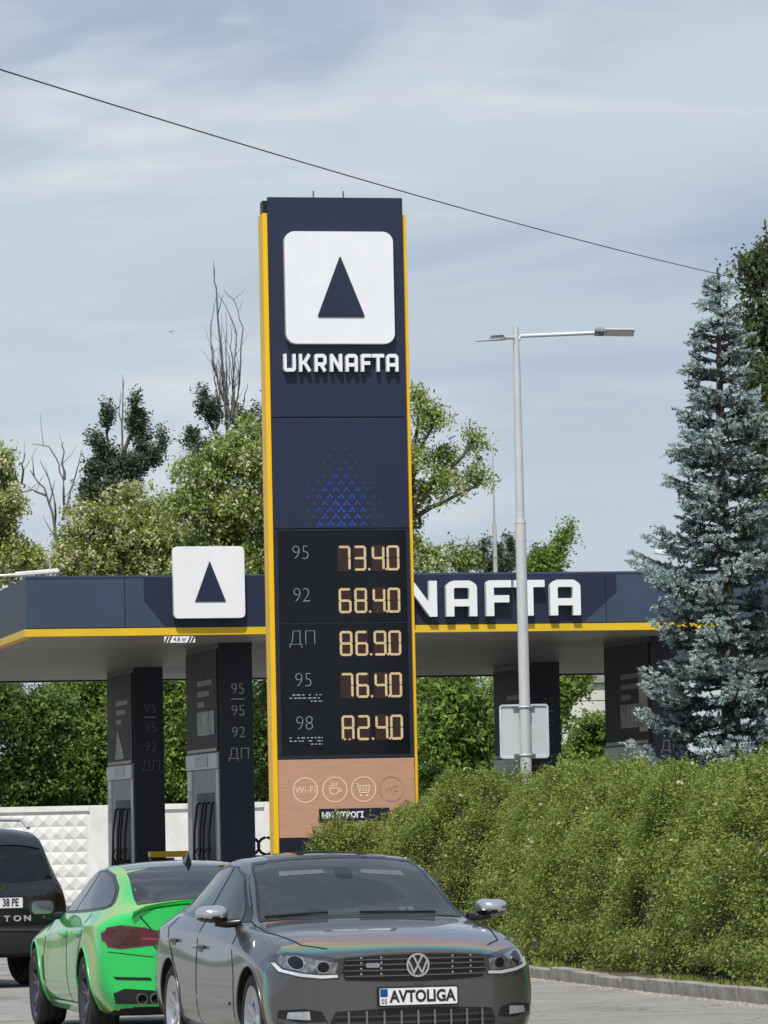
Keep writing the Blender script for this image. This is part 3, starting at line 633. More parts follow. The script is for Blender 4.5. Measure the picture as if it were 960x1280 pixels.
tree('poplar_tree', 'dark bushy poplar with two upright plumes and a bare dead tip', BG, 146.7, [(133, 530, 8, 28), (126, 560, 13, 26), (170, 512, 8, 20), (176, 545, 14, 30), (140, 585, 18, 24), (165, 590, 16, 26), (118, 595, 15, 22), (192, 568, 12, 24), (150, 620, 46, 20), (108, 615, 16, 18), (203, 555, 6, 12)], 150, 0.28, 19000, 0.12, POP, 15, depth=0.9, upright=0.9, droop=0.0, spray=0.7, per=36, fine=0.10)
tree('poplar_tree', 'small dark poplar growing at the foot of the dead poplar', BG, 150, [(255, 505, 14, 22), (270, 515, 20, 18), (240, 545, 16, 14), (300, 520, 16, 16), (330, 545, 10, 50), (268, 560, 26, 30)], 275, 0.25, 8400, 0.12, POP, 16, upright=0.9, droop=0.0, spray=0.7, per=36, fine=0.10)
tree('poplar_tree', 'row of small dark poplar shoots over the canopy behind the white lamp pole', BG, 158.3, [(588, 695, 6, 18), (603, 692, 7, 20), (622, 700, 8, 16), (640, 690, 6, 22), (612, 710, 34, 10), (668, 702, 14, 14)], 615, 0.2, 7200, 0.12, POP, 17, upright=0.9, droop=0.0, spray=0.7, per=36, fine=0.10)
tree('maple_tree', 'light green young tree leaning out over the canopy beside the lamp pole', BG, 103.3, [(690, 700, 16, 14), (676, 710, 22, 10), (700, 680, 9, 10), (709, 668, 7, 8)], 670, 0.1, 3600, 0.10, MAP_, 18, droop=0.45, spray=0.65, per=40, fine=0.12)
UG = 'leafy trees behind the concrete wall'
for i, (lb_, tp, mt, sd_, lab) in enumerate([
    ([(15, 880, 40, 40), (55, 910, 45, 55), (20, 960, 45, 45), (-40, 900, 60, 70)], 20, MAPD, 21, 'dark leafy tree over the patterned concrete wall at its far end'),
    ([(100, 880, 42, 44), (120, 940, 44, 50), (80, 965, 44, 38), (130, 855, 30, 24)], 100, MAP_, 22, 'mid green maple over the patterned wall by the set-back pump'),
    ([(180, 880, 44, 44), (215, 900, 34, 60), (200, 960, 44, 44)], 195, MAP_, 23, 'bright maple seen between the two pumps near the totem'),
    ([(255, 880, 50, 40), (300, 905, 42, 60), (320, 940, 36, 40), (290, 975, 44, 28)], 290, MAPD, 24, 'dark leafy tree hidden by pump column and totem'),
    ([(360, 880, 50, 50), (420, 910, 60, 80), (480, 900, 50, 80)], 430, MAPD, 25, 'leafy tree standing right behind the totem')]):
    tree('broadleaf_tree', lab, UG, 114 + (i % 2) * 3, lb_ + [(lb_[0][0], 985, 46, 26), (lb_[1][0], 990, 46, 24)], tp, 0.2, 42000, 0.125, mt, sd_, depth=0.6, droop=0.45, spray=0.65, per=40, fine=0.12)
tree('broadleaf_tree', 'drooping light green tree between the totem and the lamp pole', UG, 95, [(545, 870, 34, 30), (580, 880, 40, 44), (540, 920, 36, 46), (590, 940, 36, 44), (560, 985, 50, 30), (610, 900, 20, 50)], 570, 0.2, 26000, 0.15, MAP_, 26, depth=0.6, aspect=0.38, droop=0.45, spray=0.65, per=40, fine=0.12)
tree('broadleaf_tree', 'overhanging leafy tree before the pale building', UG, 116.7, [(700, 850, 22, 16), (725, 850, 20, 12), (705, 880, 10, 22)], 690, 0.15, 4500, 0.13, MAP_, 27, droop=0.45, spray=0.65, per=40, fine=0.12)
tree('shrub', 'bushy green shrub with upright shoots before the pale building', None, 96.7, [(740, 915, 18, 34), (730, 945, 30, 26), (760, 930, 18, 30), (712, 960, 18, 24), (750, 970, 40, 24)], 735, 0.06, 13000, 0.10, MAP_, 28, depth=0.7, fork=0.1, spray=0.4, fine=0.07)['category'] = 'shrub'
tree('broadleaf_tree', 'dark broad crowned tree rising behind the blue spruce', None, 73.3, [(955, 335, 36, 34), (935, 395, 20, 40), (940, 330, 20, 22), (985, 420, 50, 60), (955, 470, 26, 34), (975, 530, 40, 60), (950, 560, 22, 40), (1000, 640, 60, 90), (960, 700, 40, 60), (1015, 330, 50, 40), (1060, 420, 70, 70), (1070, 540, 80, 80), (1075, 660, 70, 80)], 1005, 0.28, 70000, 0.095, OAK, 29, droop=0.45, spray=0.65, per=40, fine=0.12)

# bare dead trees
def dead(name, label, Y, basepx, paths, r):
    b = P(basepx, 900, Y); rt = empty(name, (b.x, Y, 0), 0, label, 'dead tree'); rng = np.random.default_rng(5); off = Vector((b.x, Y, 0))
    for i, path in enumerate(paths):
        pts = [P(x, y, Y + (rng.uniform(-0.4, 0.4) if i else 0)) - off for x, y in path]
        if i == 0: pts = [Vector((0, 0, 0))] + pts
        n_ = len(pts); rr_ = (r if i == 0 else r * (0.5 if i < 9 else 0.34))
        fine = []
        for a, c in zip(pts, pts[1:]):
            for t in (0, .33, .67): fine.append(a.lerp(c, t) + Vector((rng.normal(0, .025), rng.normal(0, .025), 0)))
        fine.append(pts[-1])
        mb = MB(); mb.tube(fine, [rr_ * (1 - 0.8 * k / (len(fine) - 1)) for k in range(len(fine))], 6)
        mb.build('trunk' if i == 0 else 'branch', DEADB, rt, smooth=80)
        for k in range(2, len(fine) - 1, 2):                          # side twigs
            if rng.random() < 0.55:
                a = fine[k]; d = Vector((rng.normal(0, 0.28), rng.normal(0, 0.28), rng.uniform(0.35, 0.9)))
                MB().tube([a, a + d * 0.5, a + d + Vector((0, 0, 0.1))], [rr_ * 0.28, rr_ * 0.2, rr_ * 0.08], 4).build('twig', DEADB, rt)
    return rt
_r = random.Random(6); _tw = []
for _ in range(16):
    x0 = _r.uniform(272, 298); x1 = x0 + _r.uniform(-10, 8); y1 = _r.uniform(385, 470) + abs(x1 - 282) * 1.2
    _tw.append([(x0, 530), (x0 * .6 + x1 * .4 + _r.uniform(-4, 4), 490), (x1, (490 + y1) / 2), (x1 + (278 - x1) * .25, y1)])
dead('dead_poplar', 'tall dead poplar with bundled bare upright branches', 153.3, 285,
     [[(285, 560), (279, 470), (274, 410), (270, 360), (268, 336)], [(281, 500), (265, 455), (263, 410), (270, 372)], [(283, 510), (283, 450), (282, 390)], [(288, 520), (293, 460), (296, 420), (284, 385), (271, 365)],
      [(292, 530), (300, 480), (303, 410), (295, 380), (280, 362)], [(286, 520), (272, 480), (266, 440), (264, 400)], [(290, 520), (291, 450), (288, 405)], [(300, 540), (305, 500), (310, 480)]] + _tw, 0.075)
dead('dead_poplar', 'thin dead tip standing out of the dark poplar', 150, 152, [[(152, 580), (153, 530), (154, 495), (155, 474)], [(153, 540), (150, 510), (151, 490)]], 0.055)
dead('dead_tree', 'bare dead tree with crooked spreading branches above the canopy', 120, 70,
     [[(74, 720), (70, 670), (66, 640), (55, 610), (38, 588)], [(70, 670), (68, 630), (62, 600), (50, 575)], [(80, 650), (80, 610), (74, 580), (62, 558), (40, 555)], [(82, 640), (92, 600), (102, 562)], [(80, 600), (78, 570), (80, 552)], [(60, 620), (40, 612), (18, 618)], [(28, 605), (28, 580), (32, 566)]], 0.075)

# ------------------------------------------------------------------ blue spruce
def spruce(px, Y, zt, label):
    rng = np.random.default_rng(77); b = P(px, 900, Y); rt = empty('blue_spruce', (b.x, Y, 0), 0, label, 'tree')
    MB().tube([(0, 0, 0), (0.02, 0, zt * 0.35), (-0.02, 0, zt * 0.7), (0, 0, zt)], [0.16, 0.12, 0.07, 0.012], 9).build('trunk', BARK, rt, smooth=80)
    limbs = MB(); S = []                                # shoots: pos, dir, length, outerness
    def rad(z):
        f = z / zt; return np.interp(f, [0, 0.12, 0.3, 0.5, 0.72, 0.88, 0.95, 1.0], [1.42, 1.50, 1.34, 0.98, 0.70, 0.44, 0.15, 0.04])
    z = 0.7
    while z < zt - 0.1:
        nb = 8 if z < zt * 0.85 else 5; a0 = rng.uniform(0, 6.28); wf = rng.uniform(0.78, 1.14)
        for i in range(nb):
            a = a0 + 6.28 * i / nb + rng.normal(0, 0.25); r_ = rad(z) * wf * rng.uniform(0.6, 1.12); zz = z + rng.uniform(-0.12, 0.12)
            droop = 0.20 * (1 - z / zt) * r_
            pts = []
            for t in (0, .25, .5, .75, 1):
                pts.append(Vector((math.cos(a) * r_ * t, math.sin(a) * r_ * t, zz + (0.25 * z / zt) * r_ * t - droop * math.sin(t * 2.4) + 0.16 * r_ * t * t)))
            limbs.tube(pts, [0.024, 0.02, 0.016, 0.012, 0.006], 5)
            side = Vector((-math.sin(a), math.cos(a), 0)); fwd = Vector((math.cos(a), math.sin(a), 0.08))
            m_ = max(3, int(r_ / 0.09))
            for j in range(m_):
                t = 0.22 + 0.78 * (j + rng.uniform(0, 1)) / m_
                k = min(3, int(t * 4)); p0 = pts[k].lerp(pts[k + 1], min(1.0, t * 4 - k))
                for s in (-1, 1):
                    tl = (0.10 + 0.30 * r_ * (1 - t) * rng.uniform(0.5, 1.2)) + 0.05
                    dv = (fwd * 0.8 + side * s * rng.uniform(0.5, 1.1) + Vector((0, 0, rng.uniform(-0.25, 0.15)))).normalized()
                    ns = max(1, int(tl / 0.085))
                    for q in range(ns):
                        pp = p0 + dv * tl * (q + 0.6) / ns
                        d2 = (dv + Vector(rng.normal(0, 0.45, 3)) + Vector((0, 0, 0.1))).normalized()
                        S.append((pp, d2, rng.uniform(0.085, 0.135), min(1, pp.xy.length / (rad(z) * 0.95 + 0.05))))
            S.append((pts[-1], fwd.normalized(), 0.14, 1.0))
        z += rng.uniform(0.17, 0.24) if z < zt * 0.85 else 0.15
    for k in range(12): S.append((Vector((0, 0, zt - 0.04 * k)), Vector((rng.normal(0, .3), rng.normal(0, .3), 1)).normalized(), 0.12, 0.5))
    o = limbs.build('boughs', BARK, rt, smooth=80); o['kind'] = 'stuff'
    n = len(S); pos = np.array([s[0] for s in S]); dr = np.array([s[1] for s in S]); ln = np.array([s[2] for s in S]); ou = np.array([s[3] for s in S])
    K = 18; P_, T_, N_, Rn, LL = [], [], [], [], []
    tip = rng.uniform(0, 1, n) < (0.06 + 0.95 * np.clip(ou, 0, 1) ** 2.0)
    for k in range(K):
        f = (k + 0.5) / K; ro = rng.normal(0, 1, (n, 3)); ra = unit(np.cross(dr, ro))
        nd_ = unit(ra * (0.95 - 0.35 * f) + dr * (0.5 + 0.5 * f))
        c = pos + dr * (ln * (f - 0.35))[:, None] + nd_ * 0.018
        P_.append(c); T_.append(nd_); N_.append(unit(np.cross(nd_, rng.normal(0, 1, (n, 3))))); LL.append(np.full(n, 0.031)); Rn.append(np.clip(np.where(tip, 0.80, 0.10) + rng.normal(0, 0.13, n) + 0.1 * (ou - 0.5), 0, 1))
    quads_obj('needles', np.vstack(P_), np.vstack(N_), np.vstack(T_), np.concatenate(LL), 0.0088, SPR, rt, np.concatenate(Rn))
    return rt
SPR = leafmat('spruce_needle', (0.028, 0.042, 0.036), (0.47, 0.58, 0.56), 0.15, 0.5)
sp = P(897, 345, 54.0)
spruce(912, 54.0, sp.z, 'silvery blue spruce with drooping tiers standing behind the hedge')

# ------------------------------------------------------------------ hedge
HED = leafmat('hedge_leaf', (0.11, 0.16, 0.03), (0.42, 0.49, 0.115), 0.45)
HTW = pm('hedge_twigs', (0.045, 0.040, 0.022), 0.95, var=0.4, scale=12)
hp = [(5.85, 29.0), (4.95, 33.2), (3.88, 38.6), (3.2, 41.8), (2.52, 45.0), (2.02, 47.6), (1.5, 50.2), (0.95, 52.4), (0.2, 54.2), (-0.5, 55.2), (-1.2, 55.75)]
hpath = resample(hp, 0.1)
from mathutils import noise as mnoise
def fbm(x, y, z, sc, o=4):
    return np.array([mnoise.fractal(Vector((a * sc, b * sc, c * sc)), 0.8, 2.1, o) for a, b, c in zip(x, y, z)])
def hedge():
    rng = np.random.default_rng(3); n = len(hpath); rt = empty('hedge', (2.3, 46, 0.09), 0, 'long loose green hedge with pale blossom behind the kerb', 'hedge'); off = np.array([2.3, 46, 0.09])
    px_ = np.array([[p.x, p.y] for p in hpath]); tn = np.gradient(px_, axis=0); tn /= np.linalg.norm(tn, axis=1)[:, None]; nr = np.stack([tn[:, 1], -tn[:, 0]], 1)   # away from the road
    s_ = np.linspace(0, 1, n); s_m = np.arange(n) * 0.1; tot = s_m[-1]
    def H(s):  return np.interp(s, [0, tot * 0.35, tot * 0.62, tot - 3.0, tot - 1.9, tot - 1.1, tot - 0.5, tot], [2.18, 2.11, 2.02, 1.98, 1.93, 1.78, 1.55, 1.20]) + 0.05 * np.sin(s * 2.3) + 0.035 * np.sin(s * 6.1 + 1) 
    def Wd(s): return np.interp(s, [0, tot - 3, tot - 1, tot], [1.9, 1.9, 1.5, 0.7])
    def surf(s, u):                                   # u 0..1 from the front foot over the top to the back foot
        i = np.clip(s / 0.1, 0, n - 1.001); k = i.astype(int); f = (i - k)[:, None]
        base = px_[k] * (1 - f) + px_[k + 1] * f; nn = nr[k]
        th = np.pi * u; ce, sn = np.cos(th), np.sin(th)
        w2 = Wd(s) / 2; across = w2 - w2 * np.sign(ce) * np.abs(ce) ** 0.85; hz = H(s) * np.abs(sn) ** 0.72
        lump = 0.30 * fbm(s, u * 3.6, s * 0 + 3, 0.8)
        x = base[:, 0] + nn[:, 0] * across; y = base[:, 1] + nn[:, 1] * across
        nx = -nn[:, 0] * ce; ny = -nn[:, 1] * ce; nzv = np.maximum(sn, 0.05); nv = unit(np.stack([nx, ny, nzv], 1))
        p = np.stack([x, y, hz + 0.09], 1) + nv * lump[:, None]; p[:, 2] = np.maximum(p[:, 2], 0.12)
        return p, nv
    # dark woody inside
    ns, nu = 150, 22; S, U = np.meshgrid(np.linspace(0.25, tot - 0.15, ns), np.linspace(0.02, 0.98, nu), indexing='ij')
    p, nv = surf(S.ravel(), U.ravel()); p = p - nv * 0.30; p[:, 2] = np.maximum(p[:, 2], 0.092); p -= off
    f = [(i * nu + j, i * nu + j + 1, (i + 1) * nu + j + 1, (i + 1) * nu + j) for i in range(ns - 1) for j in range(nu - 1)]
    MB().add([tuple(q) for q in p], f).build('woody_core', HTW, rt)
    # clumps on the shell
    K = 13500; s = rng.uniform(0, tot, K); uu = np.clip(rng.beta(1.3, 1.6, K) * 0.80, 0.015, 0.8); p, nv = surf(s, uu); low = np.clip((p[:, 2] - 0.1) / 0.5, 0, 1)
    # gaps near the foot
    keep = (rng.uniform(0, 1, K) < 0.6 + 0.4 * low); p, nv, s, uu = p[keep], nv[keep], s[keep], uu[keep]
    p = p - nv * (rng.uniform(0, 1, (len(p), 1)) ** 1.6 * 0.30)
    hole = fbm(s, uu * 3, s * 0 + 9, 2.2, 3); kp = hole > -0.30; p, nv, s, uu, hole = p[kp], nv[kp], s[kp], uu[kp], hole[kp]
    # skirt of leaves down to the soil
    sb = rng.uniform(0, tot, 1500); pb2, nb2 = surf(sb, rng.uniform(0.004, 0.07, 1500)); pb2[:, 2] = 0.1 + 0.45 * rng.uniform(0, 1, 1500) ** 0.8; pb2 = pb2 + nb2 * rng.uniform(-0.30, 0.10, (1500, 1)); kq = fbm(sb, sb * 0, sb * 0 + 5, 1.1, 3) > -0.12; pb2, nb2 = pb2[kq], nb2[kq]
    p = np.vstack([p, pb2]); nv = np.vstack([nv, nb2])
    leafy('foliage', p - off, 56, 0.075, 0.032, HED, rt, rng, aspect=0.5, up=0.2, nb=nv, nbw=0.8)
    # upright shoots standing out of the top
    k2 = 4200; s = rng.uniform(0, tot, k2); u2 = rng.uniform(0.30, 0.72, k2); p, nv = surf(s, u2); up_ = unit(nv * 0.5 + np.array([0, 0, 1.0]) + rng.normal(0, 0.25, (k2, 3))); ln = rng.uniform(0.06, 0.17, k2)
    tw = MB()
    for a, d, l in zip(p - off, up_, ln): tw.tube([a - d * 0.1, a + d * l], [0.004, 0.002], 3, cap=False)
    o = tw.build('shoots', HTW, rt); o['kind'] = 'stuff'
    cc = np.vstack([p + up_ * (ln * t)[:, None] for t in (0.25, 0.55, 0.85, 1.05)]) - off
    leafy('shoot_leaves', cc, 5, 0.020, 0.036, HED, rt, rng, aspect=0.5, up=0.4)
    # pale blossom, thick toward the near end
    k3 = 420; s = np.concatenate([rng.uniform(0, tot, 150), rng.normal(tot * 0.30, 0.9, 270)]); s = np.clip(s, 0, tot); u3 = np.concatenate([rng.uniform(0.08, 0.5, 150), rng.uniform(0.14, 0.42, 270)]); p, nv = surf(s, u3)
    leafy('blossom', p + nv * 0.07 - off, 3, 0.022, 0.046, BLO, rt, rng, aspect=0.8, up=0.6)
    k4 = 260; s = np.clip(rng.normal(tot * 0.26, 0.8, k4), 0, tot); u4 = rng.uniform(0.10, 0.42, k4); p, nv = surf(s, u4)
    leafy('withered_leaves', p + nv * 0.08 - off, 7, 0.05, 0.05, leafmat('withered_leaf', (0.17, 0.13, 0.06), (0.34, 0.29, 0.16), 0.25), rt, rng)
hedge()
# weeds along the kerb
rng = np.random.default_rng(9); kk = resample(KERB[:9], 0.02); sel = [kk[i] for i in rng.choice(len(kk), 420) if (math.sin(i * 0.02) + rng.normal(0, .6)) > 0.2]
pp = np.array([[p.x + 0.30 + abs(rng.normal(0, 0.12)), p.y, 0.09] for p in sel]); n = len(pp)
pos = np.repeat(pp, 7, 0) + rng.normal(0, 0.03, (n * 7, 3)) * np.array([1, 1, 0]); tan = unit(np.stack([rng.normal(0, .45, n * 7), rng.normal(0, .45, n * 7), np.ones(n * 7)], 1)); ln = rng.uniform(0.015, 0.05, n * 7)
pos[:, 2] += ln * tan[:, 2]
o = quads_obj('weeds', pos, unit(np.cross(tan, rng.normal(0, 1, (n * 7, 3)))), tan, ln, 0.006, HED, None, rng.uniform(0, 1, n * 7)); tag(o, 'low grassy weeds growing between the kerb and the hedge', 'grass')

# ------------------------------------------------------------------ concrete wall with pyramid relief
WALLM = pm('whitewashed_concrete', (0.80, 0.795, 0.77), 0.9, c2=(0.64, 0.63, 0.60), scale=1.1, bump=0.5, bscale=14, stretch=(1.4, 1.4, 0.7))
wl = empty('concrete_wall', (0, 110, 0), 0, 'white concrete panel wall with rows of raised pyramids', 'wall', None)
ztw = P(60, 1008, 110).z
def wall_panel():
    mb = MB(); Wp, Hp, c = 3.9, ztw - 0.14, 0.315
    nx, nz = 12, 7; x0 = (Wp - nx * c) / 2; z0 = Hp - nz * c - 0.06
    V, F = [], []
    mb.add([(0, 0, 0), (Wp, 0, 0), (Wp, 0, z0), (0, 0, z0)], [(0, 1, 2, 3)])
    mb.add([(0, 0, z0 + nz * c), (Wp, 0, z0 + nz * c), (Wp, 0, Hp), (0, 0, Hp)], [(0, 1, 2, 3)])
    mb.add([(0, 0, z0), (x0, 0, z0), (x0, 0, z0 + nz * c), (0, 0, z0 + nz * c)], [(0, 1, 2, 3)])
    mb.add([(x0 + nx * c, 0, z0), (Wp, 0, z0), (Wp, 0, z0 + nz * c), (x0 + nx * c, 0, z0 + nz * c)], [(0, 1, 2, 3)])
    for i in range(nx):
        for j in range(nz):
            a, b = x0 + i * c, z0 + j * c
            mb.add([(a, 0, b), (a + c, 0, b), (a + c, 0, b + c), (a, 0, b + c), (a + c / 2, -0.045, b + c / 2)], [(0, 1, 4), (1, 2, 4), (2, 3, 4), (3, 0, 4)])
    mb.add([(0, 0, 0), (0, 0, Hp), (0, 0.12, Hp), (0, 0.12, 0), (Wp, 0, 0), (Wp, 0, Hp), (Wp, 0.12, Hp), (Wp, 0.12, 0)], [(0, 1, 2, 3), (4, 7, 6, 5), (1, 5, 6, 2), (3, 2, 6, 7)])
    return mb.mesh('panel')
me = wall_panel(); me.materials.append(WALLM); flatp = MB().box((0, 0, 0), (3.9, 0.12, ztw - 0.14)).mesh('panel'); flatp.materials.append(WALLM); xw = P(-60, 1000, 110).x - 3.0
off_ = P(112, 1000, 110).x
xs = off_ - 4.35 * 2
for k in range(7):
    x = xs + k * 4.35
    mm_ = me if k < 3 else flatp
    o = bpy.data.objects.new('panel', mm_); col.objects.link(o); o.parent = wl; o.location = (x - 3.9, 0, 0)
    MB().box((x + 0.001, -0.05, 0), (x + 0.449, 0.2, ztw)).build('post', WALLM, wl, bevel=0.01)
    MB().box((x - 3.9, -0.06, ztw - 0.139), (x - 0.001, 0.18, ztw)).build('coping', WALLM, wl, bevel=0.01)

# ------------------------------------------------------------------ pale building
BW = pm('pale_concrete_panel', (0.62, 0.60, 0.55), 0.85, var=0.14, scale=0.8, stretch=(1, 1, 0.3)); BJ = pm('building_joint', (0.30, 0.28, 0.25), 0.9); BR = pm('roof_felt_edge', (0.30, 0.29, 0.28), 0.8)
bY = 136.0; b0, b1 = P(690, 880, bY).x, P(860, 880, bY).x; ztop_b = P(740, 842, bY).z; bz1 = P(740, 854, bY).z
bl = empty('pale_building', ((b0 + b1) / 2, bY, 0), 0, 'pale concrete building with rain stained panels seen under the canopy', 'building')
hw = (b1 - b0) / 2
MB().box((-hw + .05, 0.06, 0), (hw - .05, 8, bz1)).build('wall', BJ, bl)
MB().box((-hw - 0.1, -0.15, bz1 + 0.01), (hw + 0.1, 8.1, ztop_b)).build('parapet', BR, bl)
zz = 0.0; levels = [0.0, 1.7, P(740, 899, bY).z, P(740, 876, bY).z, bz1]
for a, b in zip(levels, levels[1:]):
    x = -hw
    while x < hw - 0.1:
        x2 = min(hw, x + 2.1); MB().box((x + 0.012, 0.0, a + 0.015), (x2 - 0.012, 0.059, b - 0.015)).build('wall_panel', BW, bl); x = x2

# ------------------------------------------------------------------ lamps, sign, cable, mast, bird
def floodlight(name, M, parent):
    b = MB(); b.box((0, -0.09, -0.025), (0.13, 0.09, 0.02), M); h = b.build('lamp_head', STEEL, parent, bevel=0.008)
    g = MB(); g.box((0.135, -0.13, -0.010), (0.50, 0.13, 0.008), M); g.build('lamp_body', pm('lamp_grey', (0.50, 0.52, 0.54), 0.35, metal=0.4), h, bevel=0.006)
    g = MB(); g.box((0.16, -0.11, -0.015), (0.48, 0.11, -0.0105), M); g.build('lamp_glass', pm('lamp_lens', (0.55, 0.58, 0.6), 0.1), h)
    g = MB()
    for k in range(6): g.box((0.03 + k * 0.016, -0.07, 0.021), (0.036 + k * 0.016, 0.07, 0.045), M)
    o = g.build('cooling_fins', STEEL, h); o['kind'] = 'stuff'
Y_ = 55.0; pb = P(660, 985, Y_); pt = P(645, 408, Y_); bx_ = P(652, 720, Y_).x
lp = empty('street_lamp', (bx_, Y_, 0), 0, 'tall pale steel street lamp with two floodlights rising from the hedge', 'street lamp')
zj = P(652, 652, Y_).z; zk = P(646, 443, Y_).z; H_ = pt.z
POLE = pm('pale_painted_steel', (0.56, 0.565, 0.57), 0.45, metal=0.1, var=0.07, scale=2.5)
MB().tube([(0, 0, 0), (0, 0, zj)], [0.072, 0.066], 16).build('lower_pole', POLE, lp, smooth=50)
MB().tube([(0, 0, zj - 0.02), (0, 0, zj + 0.02)], [0.070, 0.066], 16).build('sleeve', POLE, lp, smooth=50)
MB().tube([(0, 0, zj), (0, 0, zk)], [0.055, 0.044], 16).build('upper_pole', POLE, lp, smooth=50)
MB().tube([(0, 0, zk), (0, 0, H_)], [0.040, 0.038], 16).build('pole_top', POLE, lp, smooth=50)
za = P(648, 420, Y_).z; ax = P(748, 418, Y_).x - bx_
ar = MB().tube([(0.03, 0, za - 0.05), (0.06, 0, za), (ax, 0.0, za + 0.02)], 0.026, 10).build('arm', POLE, lp, smooth=50)
floodlight('f', Matrix.Translation((ax - 0.05, 0, za + 0.03)) @ Matrix.Rotation(R(2), 4, 'Y') @ Matrix.Rotation(R(-12), 4, 'X'), lp)
al = P(621, 429, Y_); dx = al.x - bx_
MB().tube([(-0.03, 0, za - 0.02), (dx, -0.55, al.z - 0.0)], 0.024, 10).build('arm', POLE, lp, smooth=50)
floodlight('f', Matrix.Translation((dx + 0.02, -0.52, al.z)) @ Matrix.Rotation(R(180 + 68), 4, 'Z') @ Matrix.Rotation(R(8), 4, 'Y'), lp)
sg = P(655.5, 914, Y_)
sn = empty('road_sign', (bx_, Y_ - 0.075, sg.z), R(2), 'square grey back of a road sign strapped to the lamp pole', 'road sign')
SGN = pm('sign_back_aluminium', (0.56, 0.58, 0.60), 0.4, metal=0.2, var=0.06, scale=3)
MB().flat([rrect(-0.31, -0.335, 0.30, 0.335, 0.035, 4)], 0.155, 0.163).build('plate', SGN, sn)
rim = stroke(rrect(-0.302, -0.327, 0.292, 0.327, 0.03, 4), 0.022, True, 0)
MB().flat(rim, 0.135, 0.1545).build('folded_rim', pm('sign_rim', (0.62, 0.64, 0.66), 0.35, metal=0.2), sn)
for z in (-0.30, 0.30):
    MB().box((-0.14, 0.12, z - 0.018), (0.13, 0.134, z + 0.018)).build('rail_bracket', STEEL, sn)
    MB().tube([(0.073 * math.cos(t), 0.075 + 0.073 * math.sin(t), z) for t in np.linspace(0, 2 * math.pi, 17)], 0.010, 5, cap=False).build('strap', POLE, sn)
sn.location.y = Y_ - 0.08
# thin mast
pm_ = P(617, 560, 107); pb_ = P(619, 700, 107)
ma = empty('lightning_mast', (pb_.x, 107, 0), 0, 'thin grey mast tapering to a needle behind the canopy', 'mast')
MB().tube([(0, 0, 0), (0, 0, P(618, 655, 107).z)], [0.08, 0.05], 8).build('shaft', GALV, ma, smooth=50); MB().tube([(0, 0, P(618, 655, 107).z), (0, 0, P(617, 556, 107).z)], [0.03, 0.012], 8).build('needle', GALV, ma, smooth=50)
# station lamps behind the canopy
def yard_lamp(px, py, px2, py2, Y, polepx, label):
    q = P(polepx, py2, Y); rt = empty('yard_lamp', (q.x, Y, 0), 0, label, 'street lamp', 'yard lamps behind the canopy'); off = Vector((q.x, Y, 0))
    a, b = P(px, py, Y) - off, P(px2, py2, Y) - off
    MB().tube([(0, 0, 0), (0, 0, b.z + 0.1)], [0.08, 0.05], 10).build('pole', POLE, rt, smooth=50)
    mid = a.lerp(b, 0.55)
    MB().tube([(0, 0, b.z), tuple(mid)], 0.03, 8).build('arm', POLE, rt)
    d = (a - mid); l = d.length; M = Matrix.Translation(mid) @ d.to_track_quat('X', 'Z').to_matrix().to_4x4()
    MB().box((-0.05, -0.14, -0.03), (l, 0.14, 0.05), M).build('lamp_head', pm('lamp_white', (0.7, 0.7, 0.7), 0.4), rt, bevel=0.015)
yard_lamp(818, 690, 862, 697, 93, 925, 'white yard lamp whose head pokes out beside the spruce')
yard_lamp(74, 714, -20, 722, 90, -60, 'white yard lamp head reaching in over the canopy corner')
# overhead cable
c0, c1 = P(-60, 68, 38), P(1000, 364, 87)
pts = []
for i in range(33):
    t = i / 32; p = c0.lerp(c1, t); p.z -= 4 * t * (1 - t) * 0.16; pts.append(p)
tag(MB().tube(pts, 0.008, 5).build('overhead_cable', BLK), 'thin black overhead cable running down across the sky', 'cable')
# bird
bp_ = P(214, 415, 100); bd = empty('bird', bp_, 1.3, 'tiny dark bird flying in the open sky', 'bird'); bd.scale = (0.5, 0.5, 0.5)
bm_ = MB(); bm_.lathe([(0.0, -0.10), (0.022, -0.06), (0.030, 0.0), (0.022, 0.06), (0.012, 0.09), (0.0, 0.12)], 8); bm_.build('body', BLK, bd, smooth=60)
for s in (-1, 1): MB().add([(0.04, 0, 0.0), (0.0, s * 0.10, 0.06), (-0.04, s * 0.19, 0.03), (-0.03, s * 0.08, 0.03), (-0.05, 0, 0)], [(0, 1, 2, 3, 4)]).build('wing', BLK, bd)
# ------------------------------------------------------------------ cars
TYRE = pm('tyre_rubber', (0.020, 0.020, 0.021), 0.75, var=0.2, scale=20)
RIMS = pm('silver_alloy', (0.62, 0.63, 0.65), 0.28, metal=0.9, var=0.05)
RIMD = pm('dark_alloy', (0.10, 0.10, 0.115), 0.28, metal=0.85, var=0.1)
CHR = pm('chrome', (0.80, 0.81, 0.83), 0.10, metal=1.0, var=0.02)
GLS = pm('tinted_glass', (0.020, 0.022, 0.024), 0.04, var=0.1, spec=0.75)
GLSB = pm('smoked_glass', (0.008, 0.009, 0.011), 0.05, var=0.1, spec=0.45)
TRIM = pm('black_trim', (0.010, 0.010, 0.011), 0.3)
SEAM = pm('shut_line', (0.004, 0.004, 0.004), 0.8)
UND = pm('underbody_black', (0.008, 0.008, 0.008), 0.9)
PLT = pm('plate_white', (0.72, 0.73, 0.74), 0.4, var=0.04)
INK = pm('plate_ink', (0.012, 0.012, 0.014), 0.5)
LENS = pm('lamp_clear', (0.46, 0.48, 0.50), 0.12, metal=0.5, var=0.25, scale=14)
LENSD = pm('lamp_dark_inner', (0.035, 0.037, 0.04), 0.12, var=0.3, scale=10, coat=0.6)

